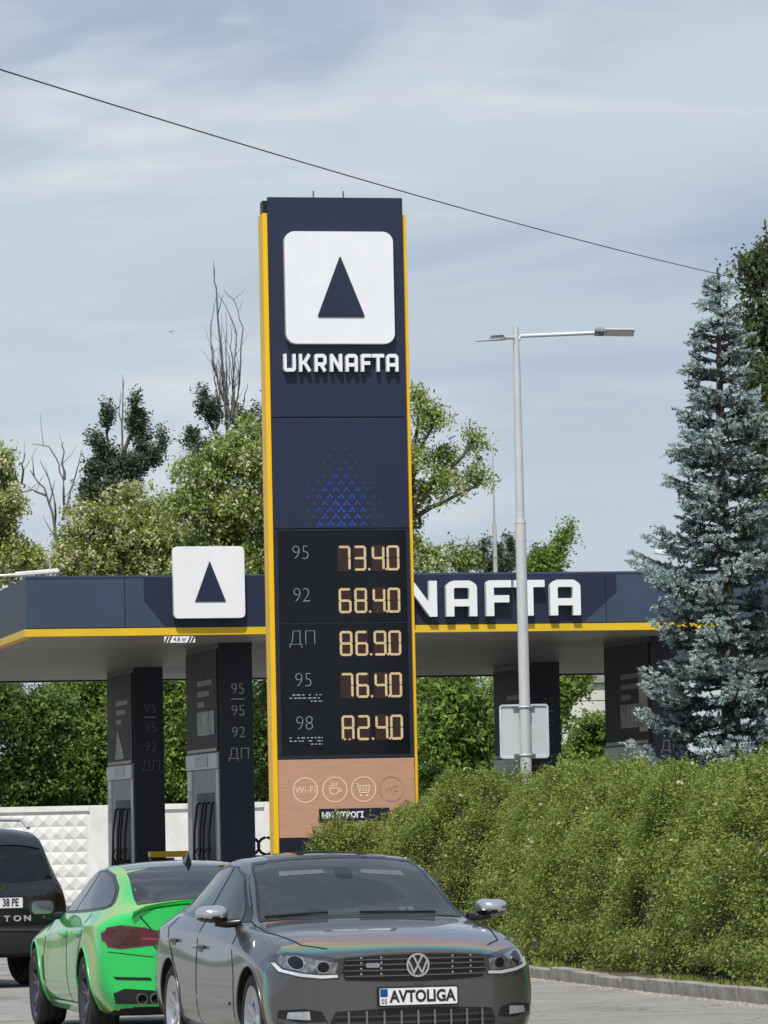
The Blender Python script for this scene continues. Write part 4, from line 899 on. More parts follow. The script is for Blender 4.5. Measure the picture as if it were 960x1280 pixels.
def sections(st):
    """st: list of dict(x, zb, y1, side=[p2,p3,p4], top=[p5,p6,p7], z8, sw) -> control cage (verts, faces, tags)"""
    V, F, CR = [], [], {}
    n = 11
    def ringpts(s):
        pts = [(0, s['zb']), (s['y1'] * .33, s['zb']), (s['y1'] * .66, s['zb']), (s['y1'], s['zb'])] + list(s['side']) + list(s['top']) + [(0, s['z8'])]
        o = []
        for i, (y, z) in enumerate(pts):
            x = s['x'] - s['sw'] * (y / 0.9) ** s.get('ex', 2.2) + (s.get('dx', {}).get(i, 0)); o.append((x, y, z))
        return o
    idx = []
    for s in st:
        r = ringpts(s); row = []
        for i, (x, y, z) in enumerate(r):
            if i in (0, n - 1): V.append((x, 0, z)); k = len(V) - 1; row.append((k, k))
            else: V.append((x, y, z)); V.append((x, -y, z)); row.append((len(V) - 2, len(V) - 1))
        idx.append(row)
    for a, b in zip(idx, idx[1:]):
        for i in range(n - 1):
            for sd_ in (0, 1):
                q = (a[i][sd_], a[i + 1][sd_], b[i + 1][sd_], b[i][sd_])
                F.append(q if sd_ == 0 else tuple(reversed(q)))
    for e_, (row, s, fl) in enumerate(((idx[0], st[0], 0), (idx[-1], st[-1], 1))):
        P_ = ringpts(s)
        # rows: bottom (ring 3,2,1,0), p2, p3, p4, top (ring 7,8,9,10); columns at 1, .66, .33, 0
        grid = [[row[3], row[2], row[1], row[0]]]
        for i in (4, 5, 6):
            x_, y_, z_ = P_[i]; g = [row[i]]
            for f in (.66, .33, 0):
                y = y_ * f; x = s['x'] - s['sw'] * (y / 0.9) ** s.get('ex', 2.2) + s.get('bulge', 0) * (1 if i in (4, 5) else 0.4)
                if f == 0: V.append((x, 0, z_)); g.append((len(V) - 1, len(V) - 1))
                else: V.append((x, y, z_)); V.append((x, -y, z_)); g.append((len(V) - 2, len(V) - 1))
            grid.append(g)
        grid.append([row[7], row[8], row[9], row[10]])
        for r0, r1 in zip(grid, grid[1:]):
            for c in range(3):
                for sd_ in (0, 1):
                    q = (r0[c][sd_], r0[c + 1][sd_], r1[c + 1][sd_], r1[c][sd_])
                    if fl ^ sd_: q = tuple(reversed(q))
                    F.append(q)
    return V, F, idx

def crease(me, idx, lines, rings=()):
    at = me.attributes.new('crease_edge', 'FLOAT', 'EDGE'); d = {tuple(sorted(e.vertices)): e.index for e in me.edges}; val = [0.0] * len(me.edges)
    for (i, s0, s1, c) in lines:
        for a, b in zip(idx[s0:s1], idx[s0 + 1:s1 + 1]):
            for sd_ in (0, 1):
                k = d.get(tuple(sorted((a[i][sd_], b[i][sd_]))))
                if k is not None: val[k] = c
    for (st_, i0, i1, c) in rings:
        for i in range(i0, i1):
            for sd_ in (0, 1):
                k = d.get(tuple(sorted((idx[st_][i][sd_], idx[st_][i + 1][sd_]))))
                if k is not None: val[k] = c
    at.data.foreach_set('value', val)

class Car:
    def __init__(s, name, loc, yaw, label, st, creases, paint, axles, wr, arch_r, inner=0.56, rings=()):
        s.root = empty(name, loc, yaw, label, 'car'); s.paint = paint
        V, F, idx = sections(st)
        me = bpy.data.meshes.new('cage'); me.from_pydata(V, [], F); me.update()
        bm = bmesh.new(); bm.from_mesh(me); bmesh.ops.recalc_face_normals(bm, faces=bm.faces); bm.to_mesh(me); bm.free()
        crease(me, idx, creases, rings)
        o = bpy.data.objects.new('cage', me); col.objects.link(o)
        md = o.modifiers.new('s', 'SUBSURF'); md.levels = 3; md.render_levels = 3; md.use_limit_surface = False
        dg = bpy.context.evaluated_depsgraph_get(); sm = bpy.data.meshes.new_from_object(o.evaluated_get(dg))
        s.bvh = BVHTree.FromPolygons([v.co.copy() for v in sm.vertices], [tuple(p.vertices) for p in sm.polygons])
        # wheel arches cut out of the solid
        ct = MB()
        for ax in axles:
            for sg_ in (-1, 1):
                n = 48; y0, y1 = (inner, 1.3) if sg_ > 0 else (-1.3, -inner)
                vs = [(ax + arch_r * math.cos(2 * math.pi * i / n), y, wr + 0.015 + arch_r * math.sin(2 * math.pi * i / n)) for y in (y0, y1) for i in range(n)]
                ct.add(vs, [(i, (i + 1) % n, n + (i + 1) % n, n + i)[::-1] for i in range(n)] + [tuple(range(n)), tuple(reversed(range(n, 2 * n)))])
        cm = ct.mesh('cut'); bm = bmesh.new(); bm.from_mesh(cm); bmesh.ops.recalc_face_normals(bm, faces=bm.faces); bm.to_mesh(cm); bm.free()
        co = bpy.data.objects.new('cut', cm); col.objects.link(co)
        so_ = bpy.data.objects.new('solid', sm); col.objects.link(so_)
        b = so_.modifiers.new('b', 'BOOLEAN'); b.operation = 'DIFFERENCE'; b.object = co; b.solver = 'EXACT'
        dg = bpy.context.evaluated_depsgraph_get(); fm = bpy.data.meshes.new_from_object(so_.evaluated_get(dg))
        for q in (o, so_, co): bpy.data.objects.remove(q)
        fm.polygons.foreach_set('use_smooth', [True] * len(fm.polygons)); fm.set_sharp_from_angle(angle=R(42))
        s.co = np.array([v.co[:] for v in fm.vertices]); s.nrm = [tuple(c.vector) for c in fm.corner_normals]
        s.polys = [(tuple(p.vertices), p.loop_start, p.center.copy(), p.normal.copy()) for p in fm.polygons]
        s.free = set(range(len(s.polys))); s.axles = axles; s.wr = wr; s.arch_r = arch_r
        dark = []
        for i, (vs, ls, c, n_) in enumerate(s.polys):
            if any(math.hypot(c.x - ax, c.z - wr - 0.015) < arch_r - 0.0005 for ax in axles) and abs(c.y) < 1.0 and (max(math.hypot(s.co[v][0] - ax, s.co[v][2] - wr - 0.015) for v in vs for ax in [min(axles, key=lambda a: abs(a - c.x))]) < arch_r + 0.002): dark.append(i)
            elif n_.z < -0.75 and c.z < 0.4: dark.append(i)
        s.piece(dark, 'underbody', UND)
    def piece(s, ids, name, mat, parent=None):
        ids = [i for i in ids if i in s.free]
        if not ids: return None
        s.free -= set(ids); mp_ = {}; vs, fs, ns = [], [], []
        for i in ids:
            f = []
            for k, v in enumerate(s.polys[i][0]):
                if v not in mp_: mp_[v] = len(vs); vs.append(tuple(s.co[v]))
                f.append(mp_[v]); ns.append(s.nrm[s.polys[i][1] + k])
            fs.append(f)
        me = bpy.data.meshes.new(name); me.from_pydata(vs, [], fs); me.polygons.foreach_set('use_smooth', [True] * len(fs)); me.update()
        me.normals_split_custom_set(ns)
        return link(name, me, mat, parent or s.root)
    def side_piece(s, poly, name, sgn, mat=None):
        def inside(x, z):
            r = False; n = len(poly)
            for i in range(n):
                (x1, z1), (x2, z2) = poly[i], poly[(i + 1) % n]
                if (z1 > z) != (z2 > z) and x < (x2 - x1) * (z - z1) / (z2 - z1) + x1: r = not r
            return r
        return s.piece([i for i in s.free if s.polys[i][2].y * sgn > 0.3 and inside(s.polys[i][2].x, s.polys[i][2].z)], name, mat or s.paint)
    def hit(s, axis, a, b):
        if axis == 'left': o, d = Vector((a, 3, b)), Vector((0, -1, 0))
        elif axis == 'right': o, d = Vector((a, -3, b)), Vector((0, 1, 0))
        elif axis == 'front': o, d = Vector((6, a, b)), Vector((-1, 0, 0))
        elif axis == 'rear': o, d = Vector((-6, a, b)), Vector((1, 0, 0))
        else: o, d = Vector((a, b, 5)), Vector((0, 0, -1))
        h = s.bvh.ray_cast(o, d)
        if h[0] is None:
            q = o + d * 4; h = s.bvh.find_nearest(q)
            return h[0], -d
        n_ = h[1]
        if n_.dot(d) > 0: n_ = -n_
        return h[0], n_
    def patch(s, name, polys, axis, off, mat, parent=None, res=0.05, skirt=0.012, smooth=40):
        if polys and not isinstance(polys[0][0], (tuple, list, Vector)): polys = [polys]
        dens = []
        for p in polys:
            q = []
            for i in range(len(p)):
                a, b = Vector(p[i]), Vector(p[(i + 1) % len(p)]); k = max(1, int((b - a).length / res))
                for j in range(k): q.append(tuple(a.lerp(b, j / k)))
            dens.append(q)
        ex = []
        if len(polys) == 1:
            xs = [q[0] for q in dens[0]]; zs_ = [q[1] for q in dens[0]]; pl_ = dens[0]
            def ins(x, z):
                r = False
                for i in range(len(pl_)):
                    (x1, z1), (x2, z2) = pl_[i], pl_[(i + 1) % len(pl_)]
                    if (z1 > z) != (z2 > z) and x < (x2 - x1) * (z - z1) / (z2 - z1) + x1: r = not r
                return r
            x = min(xs) + res / 2
            while x < max(xs):
                z = min(zs_) + res / 2
                while z < max(zs_):
                    if ins(x, z) and min((q[0] - x) ** 2 + (q[1] - z) ** 2 for q in pl_) > (res * 0.4) ** 2: ex.append((x, z))
                    z += res
                x += res
        vs, tr = cdt(dens, ex); pts, nr_ = [], []
        for v in vs:
            p, n_ = s.hit(axis, *v); pts.append(p + n_ * off); nr_.append(n_)
        # orient triangles outwards
        fs = []
        for t in tr:
            a, b, c = (pts[i] for i in t); n_ = (b - a).cross(c - a)
            fs.append(t if n_.dot(nr_[t[0]]) > 0 else (t[0], t[2], t[1]))
        ed = {}
        for t in fs:
            for a, b in ((t[0], t[1]), (t[1], t[2]), (t[2], t[0])): ed[(a, b)] = 1
        k = len(pts); bd = [(a, b) for (a, b) in ed if (b, a) not in ed]; mp_ = {}
        allv = list(pts)
        for a, b in bd:
            for q in (a, b):
                if q not in mp_: mp_[q] = len(allv); allv.append(pts[q] - nr_[q] * (off + skirt))
        for a, b in bd: fs.append((b, a, mp_[a], mp_[b]))
        me = bpy.data.meshes.new(name); me.from_pydata([tuple(v) for v in allv], [], fs); me.update()
        return link(name, me, mat, parent or s.root, smooth=smooth)
    def seam(s, lines, axis, name='shut_line', w=0.009, off=0.0028, mat=None, parent=None):
        for ln in lines:
            d = []
            for a, b in zip(ln, ln[1:]):
                a, b = Vector(a), Vector(b); k = max(1, int((b - a).length / 0.06)); d += [tuple(a.lerp(b, j / k)) for j in range(k)]
            d.append(tuple(ln[-1])); o = s.patch(name, stroke(d, w, False, 6), axis, off, mat or SEAM, parent, res=0.5, skirt=0.004)
        return o
    def wheels(s, y, width, rim_r, rimmat, spokes, steer=0.0, twin=True):
        for ax in s.axles:
            for sg_ in (-1, 1):
                w_ = empty('wheel', (ax, sg_ * y, s.wr)); w_.parent = s.root; w_.rotation_euler = (0, 0, steer if ax == max(s.axles) else 0)
                M = Matrix.Rotation(R(90) * sg_, 4, 'Z'); r = s.wr; h = width / 2
                prof = [(rim_r, h * .86), (rim_r + 0.02, h * .98), (r - 0.03, h), (r - 0.008, h * .9), (r, h * .7), (r, h * .33), (r - .007, h * .30), (r - .007, h * .24), (r, h * .21), (r, -h * .21), (r - .007, -h * .24), (r - .007, -h * .30), (r, -h * .33), (r, -h * .7), (r - 0.03, -h), (rim_r, -h * .86)]
                MB().lathe(prof, 40, M).build('tyre', TYRE, w_, smooth=35)
                rm = MB(); rm.lathe([(rim_r - 0.004, -h * .8), (rim_r - 0.03, -h * .5), (rim_r - 0.035, h * .45), (rim_r - .018, h * .82), (rim_r + .003, h * .95), (rim_r + 0.004, h * .82)], 40, M)
                rm.lathe([(0.0, h * .72), (0.035, h * .72), (0.07, h * .62), (0.075, h * .2), (0.0, h * .2)], 20, M)
                for k in range(spokes):
                    for dt in ((-0.085, 0.085) if twin else (0,)):
                        t = 2 * math.pi * k / spokes + 0.3; t1 = t + dt * 0.6; t2 = t + dt * (2.0 if twin else 1)
                        a0, a1 = 0.05, rim_r - 0.012; w0, w1 = (0.020, 0.017) if twin else (0.035, 0.028)
                        vs = []
                        for (rr_, tt, ww, xo) in ((a0, t1, w0, h * .66), (a1, t2, w1, h * .84)):
                            c_, s_ = math.cos(tt), math.sin(tt)
                            for (lat, dep) in ((-ww, -0.03), (-ww * .6, 0.0), (ww * .6, 0.0), (ww, -0.03)): vs.append((xo + dep, rr_ * c_ - lat * s_, rr_ * s_ + lat * c_))
                        rm.add(vs, [(0, 1, 5, 4), (1, 2, 6, 5), (2, 3, 7, 6), (4, 5, 6, 7), (3, 2, 1, 0), (0, 4, 7, 3)], M)
                me = rm.mesh('rim'); bm = bmesh.new(); bm.from_mesh(me); bmesh.ops.recalc_face_normals(bm, faces=bm.faces); bm.to_mesh(me); bm.free()
                link('rim', me, rimmat, w_, smooth=35)
                MB().lathe([(0.0, h * .1), (rim_r * .72, h * .1), (rim_r * .72, h * 0.0), (0.0, 0.0)], 28, M).build('brake_disc', STEEL, w_, smooth=35)
                MB().lathe([(0.0, -h * .3), (rim_r * .98, -h * .3)], 28, M).build('wheel_back', UND, w_)
    def arch_lips(s, rad=0.011, mat=None):
        for ax in s.axles:
            for axis in ('left', 'right'):
                pts = []
                for t in np.linspace(R(-18), R(198), 36):
                    x, z = ax + (s.arch_r + 0.004) * math.cos(t), s.wr + 0.015 + (s.arch_r + 0.004) * math.sin(t)
                    p, n_ = s.hit(axis, x, z); pts.append(p + n_ * 0.001)
                MB().tube(pts, rad, 6).build('arch_lip', mat or s.paint, s.root, smooth=60)
def S(x, zb, y1, side, top, z8, sw=0.0, **k): return dict(x=x, zb=zb, y1=y1, side=side, top=top, z8=z8, sw=sw, **k)
def mirror_housing(car, x, y, z, sgn, mat, L_=0.20, hz_=0.062, split=None):
    # egg shaped shell, its flat face to the rear, on a short arm
    mb = MB(); n, m_ = 20, 8; vs, fs = [], []
    for i in range(m_ + 1):
        f = i / m_; ext = math.sqrt(max(0.0, 1 - (f * 0.97) ** 2.4))
        for j in range(n):
            t = 2 * math.pi * j / n; cy, cz = math.cos(t), math.sin(t)
            yy = sgn * (abs(cy) ** 0.75 * math.copysign(1, cy)) * L_ * 0.56 * ext; zz = (abs(cz) ** 0.75 * math.copysign(1, cz)) * hz_ * ext * (1.0 - 0.22 * (cy * 0.5 - 0.5 if cy < 0 else -cy * 0.5))
            vs.append((x + f * 0.125 - 0.02 * yy * sgn, y + sgn * 0.0 + yy, z + zz))
    for i in range(m_):
        for j in range(n):
            q = (j + 1) % n; fs.append((i * n + j, i * n + q, (i + 1) * n + q, (i + 1) * n + j))
    fs.append(tuple(range(m_ * n, (m_ + 1) * n))); fs.append(tuple(reversed(range(n))))
    me = bpy.data.meshes.new('mirror'); me.from_pydata(vs, [], fs); me.update(); bm = bmesh.new(); bm.from_mesh(me); bmesh.ops.recalc_face_normals(bm, faces=bm.faces); bm.to_mesh(me); bm.free()
    mr = link('wing_mirror', me, [mat, TRIM], car.root, smooth=50)
    if split is not None:
        for p in me.polygons: p.material_index = 1 if p.center.z < z + split else 0
    gl = [(x - 0.004, y + sgn * a, z + b) for a, b in rrect(-L_ * 0.48, -hz_ * .82, L_ * 0.48, hz_ * .82, 0.04, 4)]
    MB().add(gl, [tuple(range(len(gl)))]).build('mirror_glass', pm('mirror_glass', (.30, .33, .33), .08, metal=1.0), mr)
    ya = y - sgn * (L_ * 0.52 + 0.08)
    MB().tube([(x + 0.03, y - sgn * L_ * 0.1, z - hz_ * .9), (x + 0.04, y - sgn * L_ * 0.5, z - hz_ - 0.012), (x + 0.06, ya, z - hz_ - 0.005)], [0.035, 0.03, 0.03], 8).build('mirror_arm', TRIM, mr, smooth=60)
    # dark lower shell
    return mr
def car_handle(car, axis, x, z, mat, parent=None):
    p, n_ = car.hit(axis, x, z); sg_ = 1 if axis == 'left' else -1
    car.patch('handle_recess', [rrect(x - 0.085, z - 0.028, x + 0.085, z + 0.022, 0.02, 4)], axis, 0.0014, SEAM if mat is None else TRIM, parent, res=0.03, skirt=0.003)
    MB().tube([p + Vector((-0.11, 0, 0.006)), p + Vector((-0.08, sg_ * 0.032, 0.008)), p + Vector((0.08, sg_ * 0.032, 0.008)), p + Vector((0.115, 0, 0.006))], [0.012, 0.014, 0.014, 0.012], 8).build('door_handle', mat or car.paint, parent or car.root, smooth=60)

def paint(name, c, rough=0.32, metal=0.5, film=None, flake=0.03, sat=None):
    M = pm(name, c, rough, metal, var=flake, scale=3.0, coat=1.0, film=film)
    M.node_tree.nodes['Principled BSDF'].inputs['Coat Roughness'].default_value = 0.03
    return M
# ---- grey saloon facing the camera
def grey_saloon():
    PA = paint('pearl_grey_paint', (0.112, 0.110, 0.110), 0.32, 0.75)
    PB = paint('pearl_with_painted_sheen', (0.135, 0.130, 0.130), 0.34, 0.75)  # bonnet and bumper grey, the sun's rainbow sheen painted into its colour
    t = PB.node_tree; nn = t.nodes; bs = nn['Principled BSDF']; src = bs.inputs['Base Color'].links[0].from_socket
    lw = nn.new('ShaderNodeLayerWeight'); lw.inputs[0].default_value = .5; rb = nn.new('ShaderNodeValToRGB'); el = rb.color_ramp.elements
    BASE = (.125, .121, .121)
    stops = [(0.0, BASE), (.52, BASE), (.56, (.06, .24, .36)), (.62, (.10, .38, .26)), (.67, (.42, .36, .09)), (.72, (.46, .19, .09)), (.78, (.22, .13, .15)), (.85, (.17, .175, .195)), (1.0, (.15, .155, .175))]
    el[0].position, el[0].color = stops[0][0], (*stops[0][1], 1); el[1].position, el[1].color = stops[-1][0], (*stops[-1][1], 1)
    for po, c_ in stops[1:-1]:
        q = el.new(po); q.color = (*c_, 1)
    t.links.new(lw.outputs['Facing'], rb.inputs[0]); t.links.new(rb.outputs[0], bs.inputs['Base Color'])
    st = [S(2.385, .19, .74, [(.84, .33), (.86, .49), (.835, .63)], [(.71, .735), (.47, .775), (.235, .795)], .80, .40, ex=2.9),
          S(2.32, .18, .78, [(.875, .33), (.895, .49), (.88, .65)], [(.755, .775), (.50, .815), (.25, .835)], .84, .37, ex=2.9),
          S(2.05, .17, .80, [(.90, .33), (.915, .52), (.905, .70)], [(.79, .835), (.53, .885), (.265, .905)], .91, .22),
          S(1.70, .16, .80, [(.91, .33), (.925, .54), (.918, .75)], [(.80, .885), (.55, .93), (.275, .95)], .955, .1),
          S(1.28, .16, .80, [(.915, .33), (.928, .56), (.915, .80)], [(.81, .928), (.57, .965), (.285, .985)], .99, .05),
          S(0.95, .16, .80, [(.915, .33), (.928, .58), (.91, .835)], [(.83, .948), (.665, .985), (.33, 1.01)], 1.015, .1),
          S(0.42, .16, .80, [(.915, .33), (.928, .60), (.905, .86)], [(.845, .96), (.66, 1.245), (.335, 1.285)], 1.295, .1),
          S(0.02, .16, .80, [(.915, .33), (.928, .60), (.905, .88)], [(.85, .97), (.605, 1.39), (.31, 1.43)], 1.442, .05),
          S(-0.50, .16, .80, [(.915, .33), (.928, .60), (.905, .90)], [(.85, .98), (.585, 1.415), (.30, 1.455)], 1.464, 0),
          S(-1.02, .16, .80, [(.915, .33), (.928, .60), (.908, .92)], [(.845, .995), (.57, 1.36), (.29, 1.395)], 1.405, 0),
          S(-1.50, .17, .80, [(.91, .33), (.928, .60), (.905, .93)], [(.81, 1.01), (.55, 1.19), (.28, 1.225)], 1.235, 0),
          S(-1.92, .18, .79, [(.895, .34), (.91, .60), (.88, .92)], [(.75, 1.015), (.52, 1.065), (.27, 1.08)], 1.085, -.1),
          S(-2.22, .20, .77, [(.875, .36), (.89, .60), (.845, .87)], [(.70, .995), (.48, 1.035), (.24, 1.045)], 1.05, -.2),
          S(-2.37, .26, .72, [(.81, .38), (.835, .60), (.80, .80)], [(.67, .95), (.45, 1.0), (.22, 1.01)], 1.015, -.3)]
    cx = P(522, 1242, 28.6); a = R(14); h = Vector((math.sin(a), -math.cos(a))); c = Vector((cx.x, 28.6)) - h * 2.39
    C = Car('grey_saloon_car', (c.x, c.y, 0), math.atan2(h.y, h.x), 'metallic grey four-door saloon facing forward with rainbow sheen on its bonnet', st,
            [(7, 1, 11, .45), (8, 0, 4, .3), (8, 5, 10, .45), (6, 1, 12, .65), (3, 0, 13, .4), (4, 4, 10, .3)], PA, [1.46, -1.25], .33, .365, rings=[(0, 7, 10, .55), (1, 7, 10, .15), (5, 7, 10, .3)])
    r = C.root
    # doors, bonnet and bumper cut from the body surface
    dF = [(1.02, .30), (1.02, .62), (.93, .80), (.80, .95), (.72, .975), (-.25, .985), (-.27, .30)]
    dR = [(-.275, .30), (-.26, .985), (-1.28, 1.02), (-1.30, .85), (-1.12, .72), (-.86, .50), (-.80, .30)]
    for ax, sg in (('left', 1), ('right', -1)):
        d1 = C.side_piece(dF, 'front_door', sg); d2 = C.side_piece(dR, 'rear_door', sg)
        C.seam([[(.97, .30), (1.00, .62), (.92, .80), (.80, .95)], [(-.265, .28), (-.255, .98)], [(-.80, .27), (-.86, .50), (-1.12, .72), (-1.30, .85), (-1.28, 1.0)]], ax)
        car_handle(C, ax, -.12, .80, PA, d1); car_handle(C, ax, -1.08, .83, PA, d2)
        C.patch('rub_strip', [(.85, .435), (-.74, .455), (-.76, .475), (.86, .457)], ax, .009, PA, res=.06)
        C.patch('window_surround', [(.80, .985), (.52, 1.14), (.20, 1.30), (-.10, 1.355), (-.5, 1.372), (-.92, 1.33), (-1.28, 1.215), (-1.62, 1.075), (-1.66, 1.035), (-1.2, 1.018), (-.5, 1.0), (.3, .98)], ax, .003, TRIM, res=.06)
        C.patch('front_side_glass', [(.66, 1.0), (.48, 1.115), (.18, 1.278), (-.10, 1.333), (-.235, 1.343), (-.245, 1.012)], ax, .007, GLS, res=.06, smooth=80)
        C.patch('rear_side_glass', [(-.29, 1.014), (-.28, 1.346), (-.5, 1.35), (-.9, 1.31), (-1.07, 1.262), (-1.13, 1.03)], ax, .007, GLS, res=.06, smooth=80)
        C.patch('quarter_glass', [(-1.17, 1.035), (-1.11, 1.24), (-1.28, 1.193), (-1.56, 1.075), (-1.57, 1.05)], ax, .007, GLS, res=.06, smooth=80)
        C.seam([[(.66, .992), (.2, .990), (-.5, 1.005), (-1.2, 1.024), (-1.6, 1.045)], [(.60, 1.085), (.20, 1.298), (-.10, 1.352), (-.5, 1.369), (-.92, 1.328), (-1.28, 1.213), (-1.6, 1.085)]], ax, 'window_chrome', .010, .0075, pm('dull_chrome', (0.30, 0.31, 0.32), .2, metal=1.0))
        C.patch('sill', [(1.08, .19), (1.08, .255), (-.85, .262), (-.85, .19)], ax, .012, TRIM, res=.08)
        # head lamp
        HL = [(.492, .635), (.47, .70), (.465, .755), (.62, .79), (.76, .805), (.845, .79), (.862, .745), (.84, .68), (.72, .648), (.6, .635)]
        HL = [(y * sg, z) for y, z in HL]
        hl = C.patch('headlight', HL, 'front', .004, LENSD, res=.03)
        C.patch('reflector_bowl', [(y * sg, z) for y, z in [(.515, .668), (.50, .742), (.60, .752), (.70, .776), (.80, .785), (.825, .745), (.805, .705), (.70, .680), (.60, .668)]], 'front', .0065, LENSM, hl, res=.03)
        HB = [(.50, .645), (.60, .640), (.72, .654), (.83, .684), (.852, .735), (.835, .735), (.81, .695), (.71, .672), (.6, .66), (.505, .662)]
        C.patch('light_strip', [(y * sg, z) for y, z in HB], 'front', .010, pm('daylight_strip', (0.75, 0.76, 0.78), 0.2, metal=0.3), hl, res=.03)
        for (yy, zz, rr_) in ((.735, .738, .040), (.585, .712, .036)):
            C.patch('projector_ring', [disc(yy * sg, zz, rr_ * 1.12, 20)], 'front', .009, CHR, hl, res=.02)
            C.patch('projector_lens', [disc(yy * sg, zz, rr_ * .98, 18)], 'front', .013, GLSB, hl, res=.02)
        # fog lamp nook
        fg = C.patch('fog_lamp_bezel', [(y * sg, z) for y, z in [(.56, .335), (.60, .425), (.70, .445), (.845, .435), (.85, .36), (.74, .325), (.62, .315)]], 'front', .003, TRIM, res=.04)
        C.patch('fog_lamp', [(y * sg, z) for y, z in [(.665, .372), (.67, .428), (.79, .422), (.80, .38)]], 'front', .007, LENS, fg, res=.03)
        C.patch('bezel_blade', [(y * sg, z) for y, z in [(.56, .335), (.575, .36), (.72, .352), (.84, .385), (.85, .365), (.74, .325), (.62, .315)]], 'front', .010, PA, fg, res=.03)
        # wing mirror: bright shell, dark foot
        mirror_housing(C, .62, sg * .985, 1.045, sg, CHRM, .20, .055, -.022)
    # bonnet and windscreen
    BN = [(.86, -.69), (.98, -.45), (1.04, 0), (.98, .45), (.86, .69), (1.35, .73), (1.95, .64), (2.20, .5), (2.31, .25), (2.335, 0), (2.31, -.25), (2.20, -.5), (1.95, -.64), (1.35, -.73)]
    def inb(x, y):
        rr = False
        for i in range(len(BN)):
            (x1, z1), (x2, z2) = BN[i], BN[(i + 1) % len(BN)]
            if (z1 > y) != (z2 > y) and x < (x2 - x1) * (y - z1) / (z2 - z1) + x1: rr = not rr
        return rr
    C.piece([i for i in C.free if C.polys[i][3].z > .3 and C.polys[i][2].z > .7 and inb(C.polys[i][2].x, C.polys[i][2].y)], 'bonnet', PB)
    C.seam([[(.80, .745), (1.35, .755), (1.95, .665), (2.16, .54)], [(.80, -.745), (1.35, -.755), (1.95, -.665), (2.16, -.54)]], 'top')
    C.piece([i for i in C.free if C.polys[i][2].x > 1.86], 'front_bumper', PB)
    WS = [(.70, .995), (.40, 1.018), (0, 1.028), (-.40, 1.018), (-.70, .995), (-.585, 1.335), (-.555, 1.372), (-.30, 1.402), (0, 1.412), (.30, 1.402), (.555, 1.372), (.585, 1.335)]
    ws = C.patch('windscreen', WS, 'front', .004, GLS, res=.05, smooth=80)
    C.seam([WS + WS[:1]], 'front', 'windscreen_seal', .016, .0055, TRIM, ws)
    VIS = pm('sun_visor_grey', (0.11, 0.113, 0.117), .5)
    C.patch('sun_visor', [(.44, 1.268), (.13, 1.295), (.13, 1.322), (.43, 1.305)], 'front', .0052, VIS, ws, res=.05, skirt=.001)
    C.patch('sun_visor', [(-.44, 1.285), (-.13, 1.30), (-.13, 1.325), (-.43, 1.318)], 'front', .0052, VIS, ws, res=.05, skirt=.001)
    C.patch('mirror_pod', [rrect(-.06, 1.26, .06, 1.335, .03, 4)], 'front', .0052, GLSB, ws, res=.04, skirt=.001)
    C.patch('wiper', [(-.66, 1.012), (-.24, 1.034), (-.24, 1.042), (-.66, 1.022)], 'front', .016, BLK, ws, res=.08)
    C.patch('wiper', [(-.02, 1.032), (.52, 1.020), (.52, 1.027), (-.02, 1.039)], 'front', .014, BLK, ws, res=.08)
    C.patch('cowl_panel', [(.80, .64), (.90, .66), (1.02, .40), (1.075, 0), (1.02, -.40), (.90, -.66), (.80, -.64), (.97, 0)], 'top', .003, TRIM, res=.06)
    C.patch('sunroof', [(-.02, -.42), (-.02, .42), (-.62, .40), (-.62, -.40)], 'top', .004, GLSB, res=.06)
    # grille
    GR = [(.46, .625), (.485, .70), (.47, .765), (.25, .782), (0, .788), (-.25, .782), (-.47, .765), (-.485, .70), (-.46, .625), (-.2, .612), (0, .610), (.2, .612)]
    gr = C.patch('grille', GR, 'front', .003, TRIM, res=.04)
    for zz, hw_ in ((.652, .455), (.688, .465), (.724, .468), (.758, .455)):
        C.patch('grille_bar', [(-hw_, zz - .009), (hw_, zz - .009), (hw_, zz + .009), (-hw_, zz + .009)], 'front', .018, pm('grille_bar_grey', (0.022, 0.022, 0.024), .25, metal=.2), gr, res=.08)
        C.patch('grille_chrome', [(-hw_, zz - .0035), (hw_, zz - .0035), (hw_, zz + .001), (-hw_, zz + .001)], 'front', .0205, pm('dull_chrome', (0.30, 0.31, 0.32), .2, metal=1.0), gr, res=.08)
        for yy in (-.36, -.235, .235, .36):
            C.patch('grille_stud', [disc(yy, zz + .012, .0065, 8)], 'front', .0225, CHR, gr, res=.05)
    C.patch('grille_script', [rrect(-.33, .705, -.245, .735, .008, 3)], 'front', .024, pm('script_silver', (.5, .5, .52), .25, metal=.9), gr, res=.05)
    # round emblem
    p, n_ = C.hit('front', 0, .715); bx = p.x + .022
    Mq = Matrix(((0, -1, 0, bx), (1, 0, 0, 0), (0, 0, 1, .715), (0, 0, 0, 1)))
    em = MB().flat([disc(0, 0, .078, 32)], -.004, .01, Mq).build('emblem', pm('emblem_dark', (.03, .032, .036), .2, metal=.5), gr)
    lg = stroke(arc(0, 0, .071, 0, 360, 32)[:-1], .013, True, 0) + stroke([(-.045, .052), (-.018, -.010), (0, .024), (.018, -.010), (.045, .052)], .0125) + stroke([(-.064, .022), (-.032, -.056), (0, .008), (.032, -.056), (.064, .022)], .0125)
    lg = stroke(arc(0, 0, .071, 0, 360, 32)[:-1], .013, True, 0) + stroke([(-.030, .062), (-.001, .004), (.001, .004), (.030, .062)], .0125) + stroke([(-.062, .030), (-.027, -.050), (0, .000), (.027, -.050), (.062, .030)], .0125)
    MB().flat(lg, -.012, -.0042, Mq).build('emblem_ring_and_letters', CHR, em)
